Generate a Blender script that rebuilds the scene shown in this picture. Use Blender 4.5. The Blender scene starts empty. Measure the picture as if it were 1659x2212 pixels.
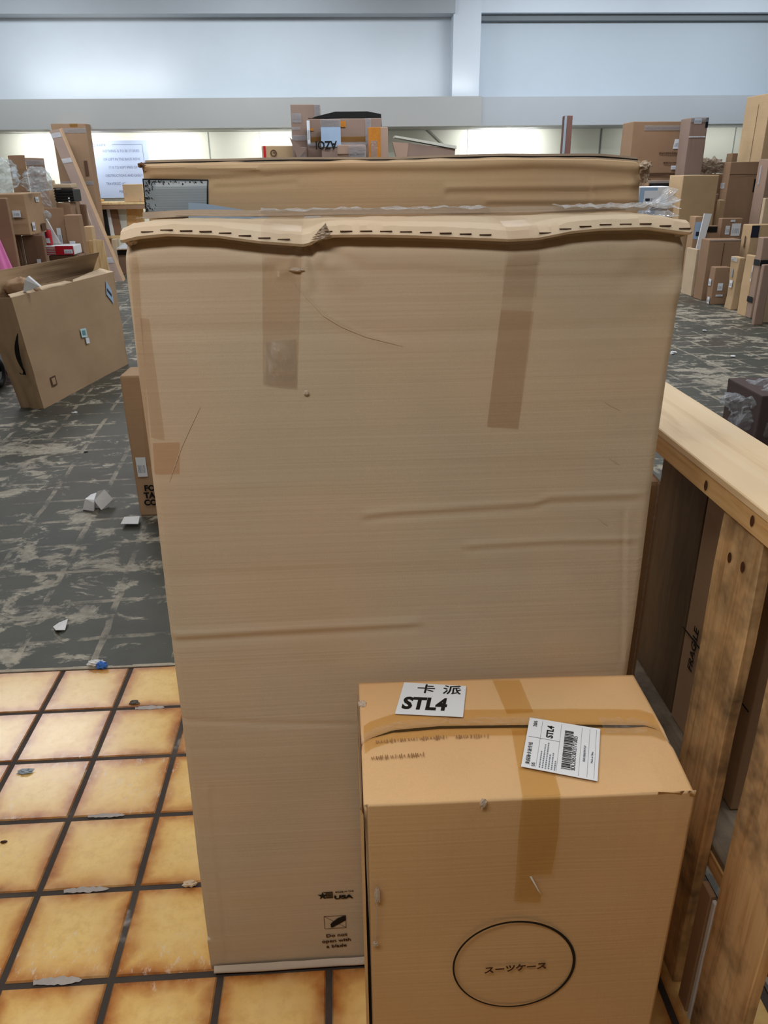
import bpy, bmesh, math, random
import numpy as np
from mathutils import Vector, Matrix, noise
random.seed(7)
C = bpy.context.scene.collection

# ------------------------------------------------------------------ camera
CAM = np.array([0, 0, 1.6])
FPX = 1667.18
RT = np.array([0.99823796, -0.05835788, -0.01073965])
DN = np.array([-0.0332531, -0.40027551, -0.91579132])
FW = np.array([0.04914482, 0.91453479, -0.40151078])
cd = bpy.data.cameras.new('camera'); cam = bpy.data.objects.new('camera', cd); C.objects.link(cam)
cam.matrix_world = Matrix(((RT[0], -DN[0], -FW[0], 0), (RT[1], -DN[1], -FW[1], 0), (RT[2], -DN[2], -FW[2], 1.6), (0, 0, 0, 1)))
cd.sensor_fit = 'HORIZONTAL'; cd.sensor_width = 36; cd.lens = FPX / 1659 * 36; cd.clip_start = 0.02; cd.clip_end = 100
bpy.context.scene.camera = cam

# ------------------------------------------------------------------ light
S = bpy.context.scene
S.view_settings.view_transform = 'Standard'; S.view_settings.look = 'None'
S.view_settings.gamma = 1; S.view_settings.exposure = 0.0
try: S.view_settings.use_curve_mapping = False
except Exception: pass
w = bpy.data.worlds.new('world'); S.world = w; w.use_nodes = True
w.node_tree.nodes['Background'].inputs[0].default_value = (.78, .88, 1, 1)
w.node_tree.nodes['Background'].inputs[1].default_value = .16
def area(name, loc, sx, sy, power, col=(1, 1, 1), rot=(0, 0, 0), spread=180):
    l = bpy.data.lights.new(name, 'AREA'); l.shape = 'RECTANGLE'; l.size = sx; l.size_y = sy
    l.energy = power; l.color = col; l.spread = math.radians(spread)
    o = bpy.data.objects.new(name, l); C.objects.link(o); o.location = loc; o.rotation_euler = rot
    return o
WARM = (1, .93, .82); COOL = (.86, .94, 1.0)
area('ceiling_lamp_over_shop_floor', (-.7, -.05, 2.75), 1.5, .5, 29, (1, .96, .90))
area('ceiling_lamp_over_tiles', (-1.8, 1.8, 4.5), 1.6, 1.6, 44, (1, .98, .93))
area('ceiling_lamp_over_counter', (1.9, 1.4, 4.5), 1.2, 2.4, 48, (1, .98, .95))
for yy in (7.6, 11.8):
    for xx in (-4.0, .8, 3.6):
        area('hall_ceiling_lamp', (xx, yy, 4.6), 2.2, .5, 88, (.95, .97, 1))
for xx in (-5.4, -1.2, 4.0, 7.5):
    area('upper_wall_lamp', (xx, 13.6, 4.5), 2.2, .4, 60, COOL, (math.radians(35), 0, 0))
# lamps, plus one added fill, tucked under the long soffit, lighting the back wall below it
for xx, sx, p in ((-5.2, 1.6, 26), (-3.2, 1.0, 16), (-.9, 1.8, 17), (3.35, 1.1, 30), (7.2, 2.6, 9)):  # last entry is the fill, added to brighten the wall's right end
    area('back_row_lamp_and_fill', (xx, 16.35, 2.33), sx, .12, p, (1, .99, .95), (math.radians(42), 0, 0))
for xx, p in ((-4.2, 7), (1.3, 2)):
    area('soffit_cove_lamp', (xx, 15.75, 3.0), 2.6, .1, p, (1, .98, .93), (math.radians(150), 0, 0))

# ------------------------------------------------------------------ pixel rays -> metric points (measured layout)
def ray(x, y): return RT * ((x - 829.5) / FPX) + DN * ((y - 1106) / FPX) + FW
def atz(x, y, z=0.0): d = ray(x, y); return CAM + d * ((z - 1.6) / d[2])
def aty(x, y, Y): d = ray(x, y); return CAM + d * (Y / d[1])
def atx(x, y, X): d = ray(x, y); return CAM + d * (X / d[0])

# ------------------------------------------------------------------ materials
def srgb(r, g, b):
    f = lambda c: (c / 255 / 12.92) if c <= 10.3 else ((c / 255 + .055) / 1.055) ** 2.4
    return (f(r), f(g), f(b), 1)
class NT:
    def __init__(s, name):
        s.m = bpy.data.materials.new(name); s.m.use_nodes = True; s.t = s.m.node_tree; s.n = s.t.nodes
        s.b = s.n['Principled BSDF']; s.out = s.n['Material Output']
        s.co = s.n.new('ShaderNodeTexCoord').outputs['Object']
    def node(s, k, **kw):
        n = s.n.new(k)
        for a, v in kw.items():
            if a.startswith('_'): setattr(n, a[1:], v)
        return n
    def link(s, a, b): s.t.links.new(a, b)
    def mapping(s, scale=(1, 1, 1), loc=(0, 0, 0), rot=(0, 0, 0), src=None):
        n = s.n.new('ShaderNodeMapping'); n.inputs['Scale'].default_value = scale; n.inputs['Location'].default_value = loc
        n.inputs['Rotation'].default_value = rot; s.link(src or s.co, n.inputs[0]); return n.outputs[0]
    def noise(s, scale, detail=3, rough=.5, src=None, dist=0):
        n = s.n.new('ShaderNodeTexNoise'); n.inputs['Scale'].default_value = scale; n.inputs['Detail'].default_value = detail
        n.inputs['Roughness'].default_value = rough; n.inputs['Distortion'].default_value = dist
        s.link(src or s.co, n.inputs['Vector']); return n.outputs['Fac']
    def ramp(s, fac, stops, interp='LINEAR'):
        n = s.n.new('ShaderNodeValToRGB'); e = n.color_ramp.elements; n.color_ramp.interpolation = interp
        while len(e) < len(stops): e.new(.5)
        for k, (p, c) in enumerate(stops): e[k].position = p; e[k].color = c
        s.link(fac, n.inputs[0]); return n.outputs[0]
    def mix(s, fac, a, b, mode='MIX'):
        n = s.n.new('ShaderNodeMix'); n.data_type = 'RGBA'; n.blend_type = mode
        for i, v in ((0, fac), (6, a), (7, b)):
            if hasattr(v, 'links'): s.link(v, n.inputs[i])
            else: n.inputs[i].default_value = v
        return n.outputs[2]
    def math(s, op, a, b=0.0, c=0.0):
        n = s.n.new('ShaderNodeMath'); n.operation = op
        for i, v in enumerate((a, b, c)):
            if hasattr(v, 'links'): s.link(v, n.inputs[i])
            else: n.inputs[i].default_value = v
        return n.outputs[0]
    def bump(s, h, strength=.3, dist=.01, prev=None):
        n = s.n.new('ShaderNodeBump'); n.inputs['Strength'].default_value = strength; n.inputs['Distance'].default_value = dist
        s.link(h, n.inputs['Height'])
        if prev: s.link(prev, n.inputs['Normal'])
        s.link(n.outputs[0], s.b.inputs['Normal']); return n.outputs[0]
    def col(s, v):
        if hasattr(v, 'links'): s.link(v, s.b.inputs['Base Color'])
        else: s.b.inputs['Base Color'].default_value = v
    def set(s, **kw):
        for k, v in kw.items(): s.b.inputs[k.replace('_', ' ')].default_value = v
        return s
def mul(c, k): return (c[0] * k, c[1] * k, c[2] * k, 1)

_cb = {}
def cardboard(rgb=(183, 148, 112), fine=0.0, flute='h'):
    key = (rgb, fine, flute); rgb = rgb if fine else (rgb[0] * .97, rgb[1], min(255, rgb[2] * 1.06))
    if key in _cb: return _cb[key]
    t = NT('cardboard'); c = srgb(*rgb)
    big = t.noise(2.2, 3, .55); fib = t.noise(420 if fine else 160, 2, .7)
    a = t.ramp(big, [(.3, mul(c, .9)), (.7, mul(c, 1.08))])
    a = t.mix(t.math('MULTIPLY', fib, .45 if fine else .25), a, mul(c, .62))
    sc = (2.5, 2.5, 130) if flute == 'h' else (130, 130, 2)
    st = t.noise(1, 2, .6, t.mapping(sc))
    a = t.mix(t.ramp(st, [(.5, (0, 0, 0, 1)), (.72, (.25, .25, .25, 1))]), a, mul(c, .8))
    if fine:   # faint rosy and greenish blotches of recycled kraft
        hue = t.noise(3.1, 2, .5, t.mapping(loc=(4, 2, 7)))
        a = t.mix(t.ramp(hue, [(.42, (0, 0, 0, 1)), (.66, (.5, .5, .5, 1))]), a, (c[0] * 1.02, c[1] * .9, c[2] * .82, 1))
    t.col(a); t.set(Roughness=.78, Specular_IOR_Level=.25)
    if fine:
        wv = t.n.new('ShaderNodeTexNoise'); wv.inputs['Scale'].default_value = 1
        wv.inputs['Detail'].default_value = 1
        t.link(t.mapping((1.2, 1.2, 170)), wv.inputs['Vector'])
        p = t.bump(wv.outputs['Fac'], .35, .0012)
        t.bump(fib, .2, .0006, p)
    _cb[key] = t.m; return t.m
def plain(name, rgb, rough=.6, spec=.3, var=0.0, scale=8, bump=0.0, metal=0):
    t = NT(name); c = srgb(*rgb)
    if var:
        n = t.noise(scale, 4, .6); t.col(t.ramp(n, [(.3, mul(c, 1 - var)), (.7, mul(c, 1 + var * .6))]))
        if bump: t.bump(n, bump, .01)
    else: t.col(c)
    t.set(Roughness=rough, Specular_IOR_Level=spec, Metallic=metal); return t.m
def film(name, tint, gloss=.25, rough=.15, haze=0.0, hazecol=(.8, .8, .8, 1), bumpy=0.0, bs=30):
    t = NT(name); tr = t.node('ShaderNodeBsdfTransparent'); tr.inputs[0].default_value = tint
    t.col(hazecol); t.set(Roughness=rough, Specular_IOR_Level=.7)
    fr = t.node('ShaderNodeLayerWeight'); fr.inputs[0].default_value = .35
    fac = t.math('ADD', t.math('MULTIPLY', fr.outputs['Facing'], gloss), haze)
    if bumpy: t.bump(t.noise(bs, 3, .6, dist=1.0), bumpy, .02)
    mx = t.node('ShaderNodeMixShader'); t.link(fac, mx.inputs[0]); t.link(tr.outputs[0], mx.inputs[1])
    # glossy coat adds the bright glints of the plastic
    t.link(t.b.outputs[0], mx.inputs[2]); t.link(mx.outputs[0], t.out.inputs[0]); return t.m
def wood(name, c1, c2, c3, scale=(30, 2, 30), grime=0.0, rough=.6):
    t = NT(name); mp = t.mapping(scale)
    g = t.noise(1, 5, .65, mp, dist=.8); k = t.noise(1, 2, .5, t.mapping((scale[0] * .25, scale[1] * .6, scale[2] * .25)))
    a = t.ramp(g, [(.3, srgb(*c1)), (.5, srgb(*c2)), (.75, srgb(*c3))])
    if grime:
        d = t.noise(3.2, 5, .7); d2 = t.noise(40, 3, .6)
        m = t.math('MULTIPLY', t.ramp(d, [(.42, (0, 0, 0, 1)), (.62, (1, 1, 1, 1))]), t.math('MULTIPLY_ADD', d2, .8, grime - .3))
        a = t.mix(m, a, srgb(84, 70, 56))
    t.col(a); t.set(Roughness=rough, Specular_IOR_Level=.3); t.bump(g, .25, .003); return t.m

M_KRAFT = cardboard((210, 194, 170), 1.0)
M_KRAFT2 = cardboard((208, 182, 148), 1.0)
M_CASE = cardboard((224, 186, 138), 1.0, 'v')
M_EDGE = cardboard((206, 184, 158))
M_DARK = plain('dark_gap', (26, 24, 24), .8)
M_INK = plain('black_ink', (22, 18, 16), .7)
M_BROWNINK = plain('brown_ink', (74, 44, 26), .8)
M_GREYINK = plain('grey_print', (120, 128, 140), .7)
M_FAINT = plain('faint_print', (150, 112, 78), .8)
M_BROWNPRINT = plain('print', (92, 66, 48), .8)
M_PAPER = plain('label_paper', (226, 232, 240), .5, .3)
M_BLUEPAPER = plain('light_blue_paper', (160, 184, 212), .45, .3, .04)
M_AMBER = film('amber_tape', (.93, .87, .72, 1), .10, .25, .06, srgb(190, 140, 70))
M_CLEAR = film('clear_tape', (.965, .955, .945, 1), .10, .2, .04, srgb(190, 170, 150))
M_CLEARD = film('clear_tape', (.955, .915, .88, 1), .08, .3, .04, srgb(170, 140, 120))
M_REDTAPE = film('tape', (.97, .89, .84, 1), .08, .3, .05, srgb(170, 120, 100))
M_GLINT = film('glossy_clear_film', (.97, .97, .97, 1), .25, .05, .03, srgb(235, 238, 240), 1.0, 60)
M_FILM = film('plastic_film', (.95, .96, .98, 1), .45, .08, .12, srgb(225, 232, 240), .9, 22)
M_BAG = film('plastic_bag', (.93, .95, .97, 1), .35, .15, .16, srgb(214, 224, 228), .8, 12)
M_BLACKTAPE = plain('black_tape', (22, 30, 38), .3, .5)
M_NAVY = plain('navy_tape', (40, 44, 58), .4, .4)
M_ORTAPE = plain('orange_tape', (190, 122, 40), .35, .5, .15, 20)
M_DUCT = plain('duct_tape', (150, 164, 176), .38, .55, .08, 6)
M_WHITE = plain('white_foam', (232, 234, 238), .6, .3, .04, 20)
M_BLACK = plain('black_plastic', (26, 30, 34), .5, .4, .2, 10)
M_RED = plain('red_print', (190, 28, 44), .4, .5)
M_PINK = plain('pink_bag', (236, 130, 196), .35, .5, .12, 4, .4)
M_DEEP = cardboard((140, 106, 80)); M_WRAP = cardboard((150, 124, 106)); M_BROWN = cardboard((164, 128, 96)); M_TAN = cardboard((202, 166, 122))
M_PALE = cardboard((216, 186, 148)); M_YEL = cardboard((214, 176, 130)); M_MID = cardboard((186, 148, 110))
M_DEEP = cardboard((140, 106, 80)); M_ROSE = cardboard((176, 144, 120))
M_PLY = wood('plywood', (214, 178, 132), (240, 212, 170), (247, 226, 190), (14, 1.4, 14), 0, .5)
M_LUMBER = wood('lumber', (184, 136, 84), (220, 178, 122), (230, 194, 142), (60, 3, 60), 0, .55)
M_OLDWOOD = wood('old_plank', (196, 150, 100), (228, 188, 136), (238, 204, 156), (50, 50, 2.2), .75, .65)
M_BACKWOOD = wood('rack_wood', (200, 160, 106), (232, 200, 148), (240, 214, 170), (20, 20, 2), 0, .5)
M_SILL = plain('dusty_board', (104, 96, 86), .8, .2, .25, 12)

# ------------------------------------------------------------------ mesh helpers
def link(name, me, mat, parent=None):
    o = bpy.data.objects.new(name, me); C.objects.link(o)
    if mat: me.materials.append(mat)
    if parent: o.parent = parent
    return o
def tag(o, label, cat, group=None, kind=None):
    if label: o['label'] = label
    if cat: o['category'] = cat
    if group: o['group'] = group
    if kind: o['kind'] = kind
    return o
def empty(name, loc, label, cat, group=None):
    o = bpy.data.objects.new(name, None); C.objects.link(o); o.location = loc; o.empty_display_size = .1
    return tag(o, label, cat, group)
class MB:
    def __init__(s): s.v = []; s.f = []
    def add(s, vs, fs):
        n = len(s.v); s.v += [tuple(map(float, v)) for v in vs]; s.f += [tuple(n + i for i in f) for f in fs]; return s
    def box(s, x0, x1, y0, y1, z0, z1):
        vs = [(x0, y0, z0), (x1, y0, z0), (x1, y1, z0), (x0, y1, z0), (x0, y0, z1), (x1, y0, z1), (x1, y1, z1), (x0, y1, z1)]
        return s.add(vs, [(0, 3, 2, 1), (4, 5, 6, 7), (0, 1, 5, 4), (1, 2, 6, 5), (2, 3, 7, 6), (3, 0, 4, 7)])
    def hexa(s, p):   # 8 corners: bottom 4 ccw, top 4 ccw
        return s.add(p, [(0, 3, 2, 1), (4, 5, 6, 7), (0, 1, 5, 4), (1, 2, 6, 5), (2, 3, 7, 6), (3, 0, 4, 7)])
    def slab(s, poly, n, t):   # polygon with thickness t along n
        k = len(poly); n = np.array(n, float); a = [np.array(p, float) for p in poly]
        vs = a + [p + n * t for p in a]
        fs = [tuple(range(k))[::-1], tuple(range(k, 2 * k))] + [(i, (i + 1) % k, k + (i + 1) % k, k + i) for i in range(k)]
        return s.add(vs, fs)
    def grid(s, fn, nu, nv):
        vs = [fn(i / nu, j / nv) for j in range(nv + 1) for i in range(nu + 1)]
        fs = [(j * (nu + 1) + i, j * (nu + 1) + i + 1, (j + 1) * (nu + 1) + i + 1, (j + 1) * (nu + 1) + i) for j in range(nv) for i in range(nu)]
        return s.add(vs, fs)
    def mesh(s, name='mesh', smooth=False):
        me = bpy.data.meshes.new(name); me.from_pydata(s.v, [], s.f)
        bm = bmesh.new(); bm.from_mesh(me); bmesh.ops.recalc_face_normals(bm, faces=bm.faces); bm.to_mesh(me); bm.free()
        if smooth:
            for p in me.polygons: p.use_smooth = True
        return me
    def build(s, name, mat, parent=None, smooth=False): return link(name, s.mesh(name, smooth), mat, parent)

def soft_box(w_, d, h, bev=.008, dent=.006, seed=0, cuts=3, lean=(0, 0)):
    """carton body: origin at base centre, rounded edges, slightly dented panels"""
    bm = bmesh.new(); bmesh.ops.create_cube(bm, size=1)
    for v in bm.verts: v.co = Vector((v.co.x * w_, v.co.y * d, (v.co.z + .5) * h))
    bev = min(bev, .2 * min(w_, d, h))
    bmesh.ops.bevel(bm, geom=list(bm.edges), offset=bev, segments=2, affect='EDGES', profile=.6)
    if cuts:
        es = [e for e in bm.edges if e.calc_length() > .08]
        bmesh.ops.subdivide_edges(bm, edges=es, cuts=cuts, use_grid_fill=True)
    for v in bm.verts:
        q = Vector((v.co.x * 3.1 + seed * 7.3, v.co.y * 3.1 + seed, v.co.z * 3.1))
        nx = noise.noise_vector(q) * dent
        k = min(1, v.co.z / .05)
        v.co += Vector((nx.x, nx.y, nx.z * k * .6))
        v.co.x += lean[0] * v.co.z; v.co.y += lean[1] * v.co.z
    me = bpy.data.meshes.new('box_body'); bm.to_mesh(me); bm.free(); return me
def frame(side, w_, d, h):
    return {'f': ((-w_ / 2, -d / 2, 0), (w_, 0, 0), (0, 0, h), (0, -1, 0)),
            'b': ((w_ / 2, d / 2, 0), (-w_, 0, 0), (0, 0, h), (0, 1, 0)),
            'l': ((-w_ / 2, d / 2, 0), (0, -d, 0), (0, 0, h), (-1, 0, 0)),
            'r': ((w_ / 2, -d / 2, 0), (0, d, 0), (0, 0, h), (1, 0, 0)),
            't': ((-w_ / 2, -d / 2, h), (w_, 0, 0), (0, d, 0), (0, 0, 1))}[side]
def decal(mb, fr, u0, u1, v0, v1, off=.006, t=.0015, sk=0):
    o, U, V, n = [np.array(a, float) for a in fr]
    p = [o + U * u0 + V * v0, o + U * u1 + V * v0, o + U * (u1 + sk) + V * v1, o + U * (u0 + sk) + V * v1]
    mb.slab([q + n * off for q in p], n, t)
LABELNAMES = {'w': ('shipping_label', M_PAPER), 'b': ('blue_label', M_BLUEPAPER), 'r': ('red_print', M_RED),
              'k': ('black_tape', M_BLACKTAPE), 'n': ('navy_tape', M_NAVY), 'c': ('clear_tape', M_FILM),
              'a': ('packing_tape', M_AMBER), 'o': ('orange_tape', M_ORTAPE), 'p': ('printed_mark', M_BROWNPRINT),
              'd': ('dark_slot', M_DARK), 'g': ('grey_tape', M_DUCT)}
def decorate(root, dims, marks, off0=.006):
    for im, mk in enumerate(marks):
        off = off0 + .0024 * im
        side, u0, u1, v0, v1, kind = mk[:6]; sk = mk[6] if len(mk) > 6 else 0
        nm, mt = LABELNAMES[kind]; mb = MB(); decal(mb, frame(side, *dims), u0, u1, v0, v1, off, sk=sk)
        o = mb.build(nm, mt, root)
        if kind == 'w':
            b = MB(); k = 7; du = (u1 - u0); dv = v1 - v0
            for i in range(k):
                a = u0 + du * (.14 + .11 * i)
                decal(b, frame(side, *dims), a, a + du * random.choice((.025, .045)), v0 + dv * .2, v0 + dv * .6, off + .0016, .0006, sk)
            b.build('barcode', M_GREYINK, o)
def carton(name, label, X0, X1, Y0, Y1, Z0, Z1, mat, marks=(), group=None, cat='box', rotz=0, dent=.008, bev=.01, lean=(0, 0), seed=None, tiltx=0, tilty=0, loc=None):
    w_, d, h = abs(X1 - X0), abs(Y1 - Y0), Z1 - Z0
    seed = random.random() * 20 if seed is None else seed
    root = empty(name, loc or ((X0 + X1) / 2, (Y0 + Y1) / 2, Z0), label, cat, group)
    root.rotation_euler = (tiltx, tilty, rotz)
    link('box_body', soft_box(w_, d, h, bev, dent, seed, lean=lean), mat, root)
    decorate(root, (w_, d, h), marks); return root
def text_mesh(txt, size, name, mat, parent, origin, U, V, align='LEFT', bold=0.0, shear=0, xs=1.0, lift=.0005, thick=.0002, spacing=1.0):
    cu = bpy.data.curves.new('txt', 'FONT'); cu.body = txt; cu.size = size; cu.align_x = align; cu.align_y = 'BOTTOM_BASELINE'
    cu.extrude = thick; cu.offset = bold; cu.shear = shear; cu.space_line = spacing; cu.resolution_u = 3
    ob = bpy.data.objects.new('txt', cu); C.objects.link(ob)
    dg = bpy.context.evaluated_depsgraph_get(); me = bpy.data.meshes.new_from_object(ob.evaluated_get(dg))
    C.objects.unlink(ob); bpy.data.objects.remove(ob)
    U = Vector(U).normalized(); V = Vector(V).normalized(); N = U.cross(V).normalized(); o = Vector(origin)
    for v in me.vertices:
        x, y, z = v.co; v.co = o + U * (x * xs) + V * y + N * (lift + z)
    me.materials.clear()
    return link(name, me, mat, parent)

# ------------------------------------------------------------------ setting: floors
TS, TX, TY = .23699, -1.25542, 2.34912     # tile pitch and grid origin
def concrete():
    t = NT('worn_painted_concrete')
    mp = t.mapping((1, 1, 1), rot=(0, 0, math.radians(-4)))
    warp = t.noise(5, 3, .6); 
    sx = t.n.new('ShaderNodeSeparateXYZ'); t.link(mp, sx.inputs[0])
    def lines(out, pitch, off, wd):
        a = t.math('ADD', out, t.math('MULTIPLY', warp, .03)); a = t.math('MODULO', t.math('ADD', t.math('DIVIDE', a, pitch), 100 + off), 1.0)
        a = t.math('ABSOLUTE', t.math('SUBTRACT', a, .5)); return t.math('LESS_THAN', a, wd)
    gl = t.math('MAXIMUM', lines(sx.outputs[0], .285, .1, .045), lines(sx.outputs[1], .285, .3, .045))
    base = t.ramp(t.noise(1.1, 4, .6), [(.3, srgb(70, 62, 54)), (.5, srgb(74, 74, 66)), (.7, srgb(62, 66, 60))])
    patch = t.noise(5.5, 9, .68, t.mapping((1, 1.3, 1)), dist=.5)
    area_ = t.noise(.9, 3, .55, t.mapping(loc=(3.1, 1.4, 0)))
    # paint survives more in some zones than in others
    thr = t.math('SUBTRACT', patch, t.math('MULTIPLY', t.math('SUBTRACT', .62, area_), .62))
    worn = t.ramp(thr, [(.47, (0, 0, 0, 1)), (.53, (1, 1, 1, 1))])
    light = t.ramp(t.noise(30, 3, .6), [(.3, srgb(150, 140, 122)), (.7, srgb(196, 190, 174))])
    c = t.mix(t.math('MULTIPLY', worn, .72), base, light)
    gn = t.ramp(t.noise(4, 6, .7, t.mapping(loc=(9, 3, 0))), [(.46, (0, 0, 0, 1)), (.58, (1, 1, 1, 1))])
    c = t.mix(t.math('MULTIPLY', t.math('MULTIPLY', gl, gn), .6), c, srgb(176, 166, 148))
    c = t.mix(t.math('MULTIPLY', t.ramp(t.noise(2.3, 5, .7, t.mapping(loc=(1, 8, 0))), [(.5, (0, 0, 0, 1)), (.7, (1, 1, 1, 1))]), .5), c, srgb(52, 48, 44))
    t.col(c); t.set(Roughness=.5, Specular_IOR_Level=.35); t.bump(patch, .25, .004); return t.m
mb = MB(); mb.box(-13, 12, TY, 17.2, -.1, -.0)
mb.box(.86, 12, -3, TY, -.1, 0)
o = mb.build('floor', concrete()); tag(o, None, None, kind='structure')
def tilemat():
    t = NT('ochre_glazed_tile'); sx = t.n.new('ShaderNodeSeparateXYZ'); t.link(t.co, sx.inputs[0])
    def cell(out, off): return t.math('FRACT', t.math('ADD', t.math('DIVIDE', t.math('SUBTRACT', out, off), TS), 100.0))
    def edge(c): return t.math('MINIMUM', c, t.math('SUBTRACT', 1.0, c))
    u = cell(sx.outputs[0], TX); v = cell(sx.outputs[1], TY); e = t.math('MINIMUM', edge(u), edge(v))
    wob = t.noise(14, 4, .6); wob2 = t.noise(3.3, 3, .6)
    e2 = t.math('SUBTRACT', e, t.math('MULTIPLY', t.math('SUBTRACT', t.math('ADD', wob, wob2), .88), .20))
    c = t.ramp(e2, [(.0, srgb(146, 86, 38)), (.05, srgb(188, 124, 62)), (.15, srgb(228, 184, 110)), (.3, srgb(240, 204, 130))])
    mot = t.noise(40, 4, .7); c = t.mix(t.ramp(mot, [(.45, (0, 0, 0, 1)), (.75, (.4, .4, .4, 1))]), c, srgb(196, 138, 72))
    mot2 = t.noise(9, 3, .6); c = t.mix(t.ramp(mot2, [(.45, (0, 0, 0, 1)), (.7, (.45, .45, .45, 1))]), c, srgb(238, 204, 142))
    # whitish scuff marks
    sc = t.noise(60, 4, .8, t.mapping((1, .4, 1))); z = t.noise(3.0, 2, .5, t.mapping(loc=(5.2, .7, 0)))
    k = t.math('MULTIPLY', t.ramp(sc, [(.56, (0, 0, 0, 1)), (.66, (1, 1, 1, 1))]), t.ramp(z, [(.53, (0, 0, 0, 1)), (.62, (.6, .6, .6, 1))]))
    c = t.mix(k, c, srgb(226, 212, 196))
    t.col(c); t.set(Roughness=.24, Specular_IOR_Level=.75); t.bump(mot2, .12, .004); return t.m
mb = MB(); g = .0068; b = .0035
for i in range(-9, 9):
    for j in range(0, 15):
        x0 = TX + i * TS; y1 = TY - j * TS
        X0, X1, Y0, Y1 = x0 + g, min(x0 + TS - g, .84), y1 - TS + g, y1 - g
        if X1 - X0 < .02: continue
        z0, z1 = -.004, .0
        vs = [(X0, Y0, z0), (X1, Y0, z0), (X1, Y1, z0), (X0, Y1, z0), (X0 + b, Y0 + b, z1), (X1 - b, Y0 + b, z1), (X1 - b, Y1 - b, z1), (X0 + b, Y1 - b, z1)]
        mb.add(vs, [(4, 5, 6, 7), (0, 1, 5, 4), (1, 2, 6, 5), (2, 3, 7, 6), (3, 0, 4, 7)])
o = mb.build('floor_tiles', tilemat()); tag(o, None, None, kind='structure')
def grout():
    t = NT('dark_grout'); n = t.noise(5, 4, .6, t.mapping(loc=(2, 0, 0)))
    t.col(t.ramp(n, [(.5, srgb(58, 48, 42)), (.66, srgb(74, 64, 58)), (.72, srgb(150, 142, 136))])); t.set(Roughness=.8); return t.m
o = MB().box(-13, .86, -3, TY, -.1, -.0035).build('floor_grout', grout()); tag(o, None, None, kind='structure')
# pale broken strip where the tiles stop
mb = MB()
for k in range(60):
    x = -3.3 + k * .07
    mb.box(x, x + .0705, TY - .004, TY + random.uniform(.005, .013), -.002, .0015 + .0005 * random.random())
o = mb.build('trim_1', plain('pale_mortar', (176, 166, 150), .8, .2, .2, 30)); tag(o, None, None, kind='structure')

M_SMEAR = plain('pale_smear', (168, 160, 156), .7, .3, .12, 40)
for k, (xa, ya, xb, yb, hh, lb) in enumerate(((72, 2124, 178, 2117, 8, 'pale grey smear across the grout line near the bottom left'), (138, 1926, 236, 1920, 6, 'pale grey smear on the grout line in the middle of the tiled floor'), (292, 1531, 356, 1528, 4, 'pale smear on the second grout row close to the tall carton'), (190, 1764, 270, 1761, 4, 'faint grey smear on the third grout row of the tiles'))):
    up = []; dn = []; rr = random.Random(k)
    for i in range(15):
        f = i / 14; e = math.sin(math.pi * min(1, max(.06, f))) ** .3; x = xa + (xb - xa) * f; y = ya + (yb - ya) * f
        up.append(atz(x, y - hh * e * rr.uniform(.7, 1.5))); dn.append(atz(x, y + hh * e * rr.uniform(.6, 1.1)))
    c = sum(up) / 15; mb = MB(); mb.slab([p - c + [0, 0, .0006] for p in dn + up[::-1]], (0, 0, 1), .0005); o = mb.build('dirt_smear', M_SMEAR); o.location = c; tag(o, lb, 'smear')

# ------------------------------------------------------------------ setting: walls
def paint(name, rgb, var=.03, panels=False):
    t = NT(name); c = srgb(*rgb)
    a = t.ramp(t.noise(.8, 4, .6), [(.3, mul(c, 1 - var)), (.7, mul(c, 1 + var))])
    if panels:
        sm = t.ramp(t.noise(7, 5, .7), [(.62, (0, 0, 0, 1)), (.75, (.25, .25, .25, 1))]); a = t.mix(sm, a, mul(c, .7))
    t.col(a); t.set(Roughness=.55, Specular_IOR_Level=.3); return t.m
M_LOWWALL = paint('cream_wall_paint', (226, 229, 218), .03, True)
M_UP = paint('pale_blue_wall_paint', (208, 217, 226)); M_UP2 = paint('grey_blue_wall_paint', (192, 202, 212), .02)
M_BEAM = paint('grey_soffit_paint', (170, 170, 168)); M_GREY = paint('light_grey_paint', (170, 175, 181))
def struct(name, mb, mat): return tag(mb.build(name, mat), None, None, kind='structure')
struct('wall_back', MB().box(-13, 12, 17.0, 17.2, 0, 3.0), M_LOWWALL)
xL = float(aty(973, 100, 16.3)[0]); xP = float(aty(1034, 120, 16.1)[0])
struct('wall_upper', MB().box(-13, xL, 16.3, 17.0, 2.5, 5.0), M_UP)
struct('wall_upper_panel', MB().box(xP, 12, 16.3, 17.0, 2.5, 5.0), M_UP2)
zB0 = float(aty(830, 273.5, 15.6)[2]); zB1 = float(aty(830, 209, 15.6)[2])
struct('trim_soffit', MB().box(-13, xP, 15.6, 16.95, zB0, zB1), M_BEAM)
struct('trim_soffit_right', MB().box(xP, 12, 15.64, 16.95, zB0, zB1 - .01), M_GREY)
struct('trim_pilaster', MB().box(xL, xP, 15.95, 16.5, zB1, 5.0), paint('pilaster_paint', (208, 216, 226)))
zT = float(aty(500, 29, 15.9)[2])
struct('trim_upper_beam', MB().box(-13, xL + .02, 15.9, 16.28, zT, 5.0), M_GREY)
zR = float(aty(1300, 27, 15.98)[2])
struct('trim_upper_ledge', MB().box(xP, 12, 15.98, 16.28, zR, 5.0), paint('ledge_paint', (206, 214, 224)))
zR2 = float(aty(1300, 45, 16.2)[2])
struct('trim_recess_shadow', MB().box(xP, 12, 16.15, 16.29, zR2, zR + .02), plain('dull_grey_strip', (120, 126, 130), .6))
struct('ceiling', MB().box(-13, 12, -4, 17.2, 5.0, 5.1), paint('ceiling_paint', (226, 228, 230)))
struct('wall_left', MB().box(-13.1, -13, -4, 17.2, 0, 5), M_LOWWALL)
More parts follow.
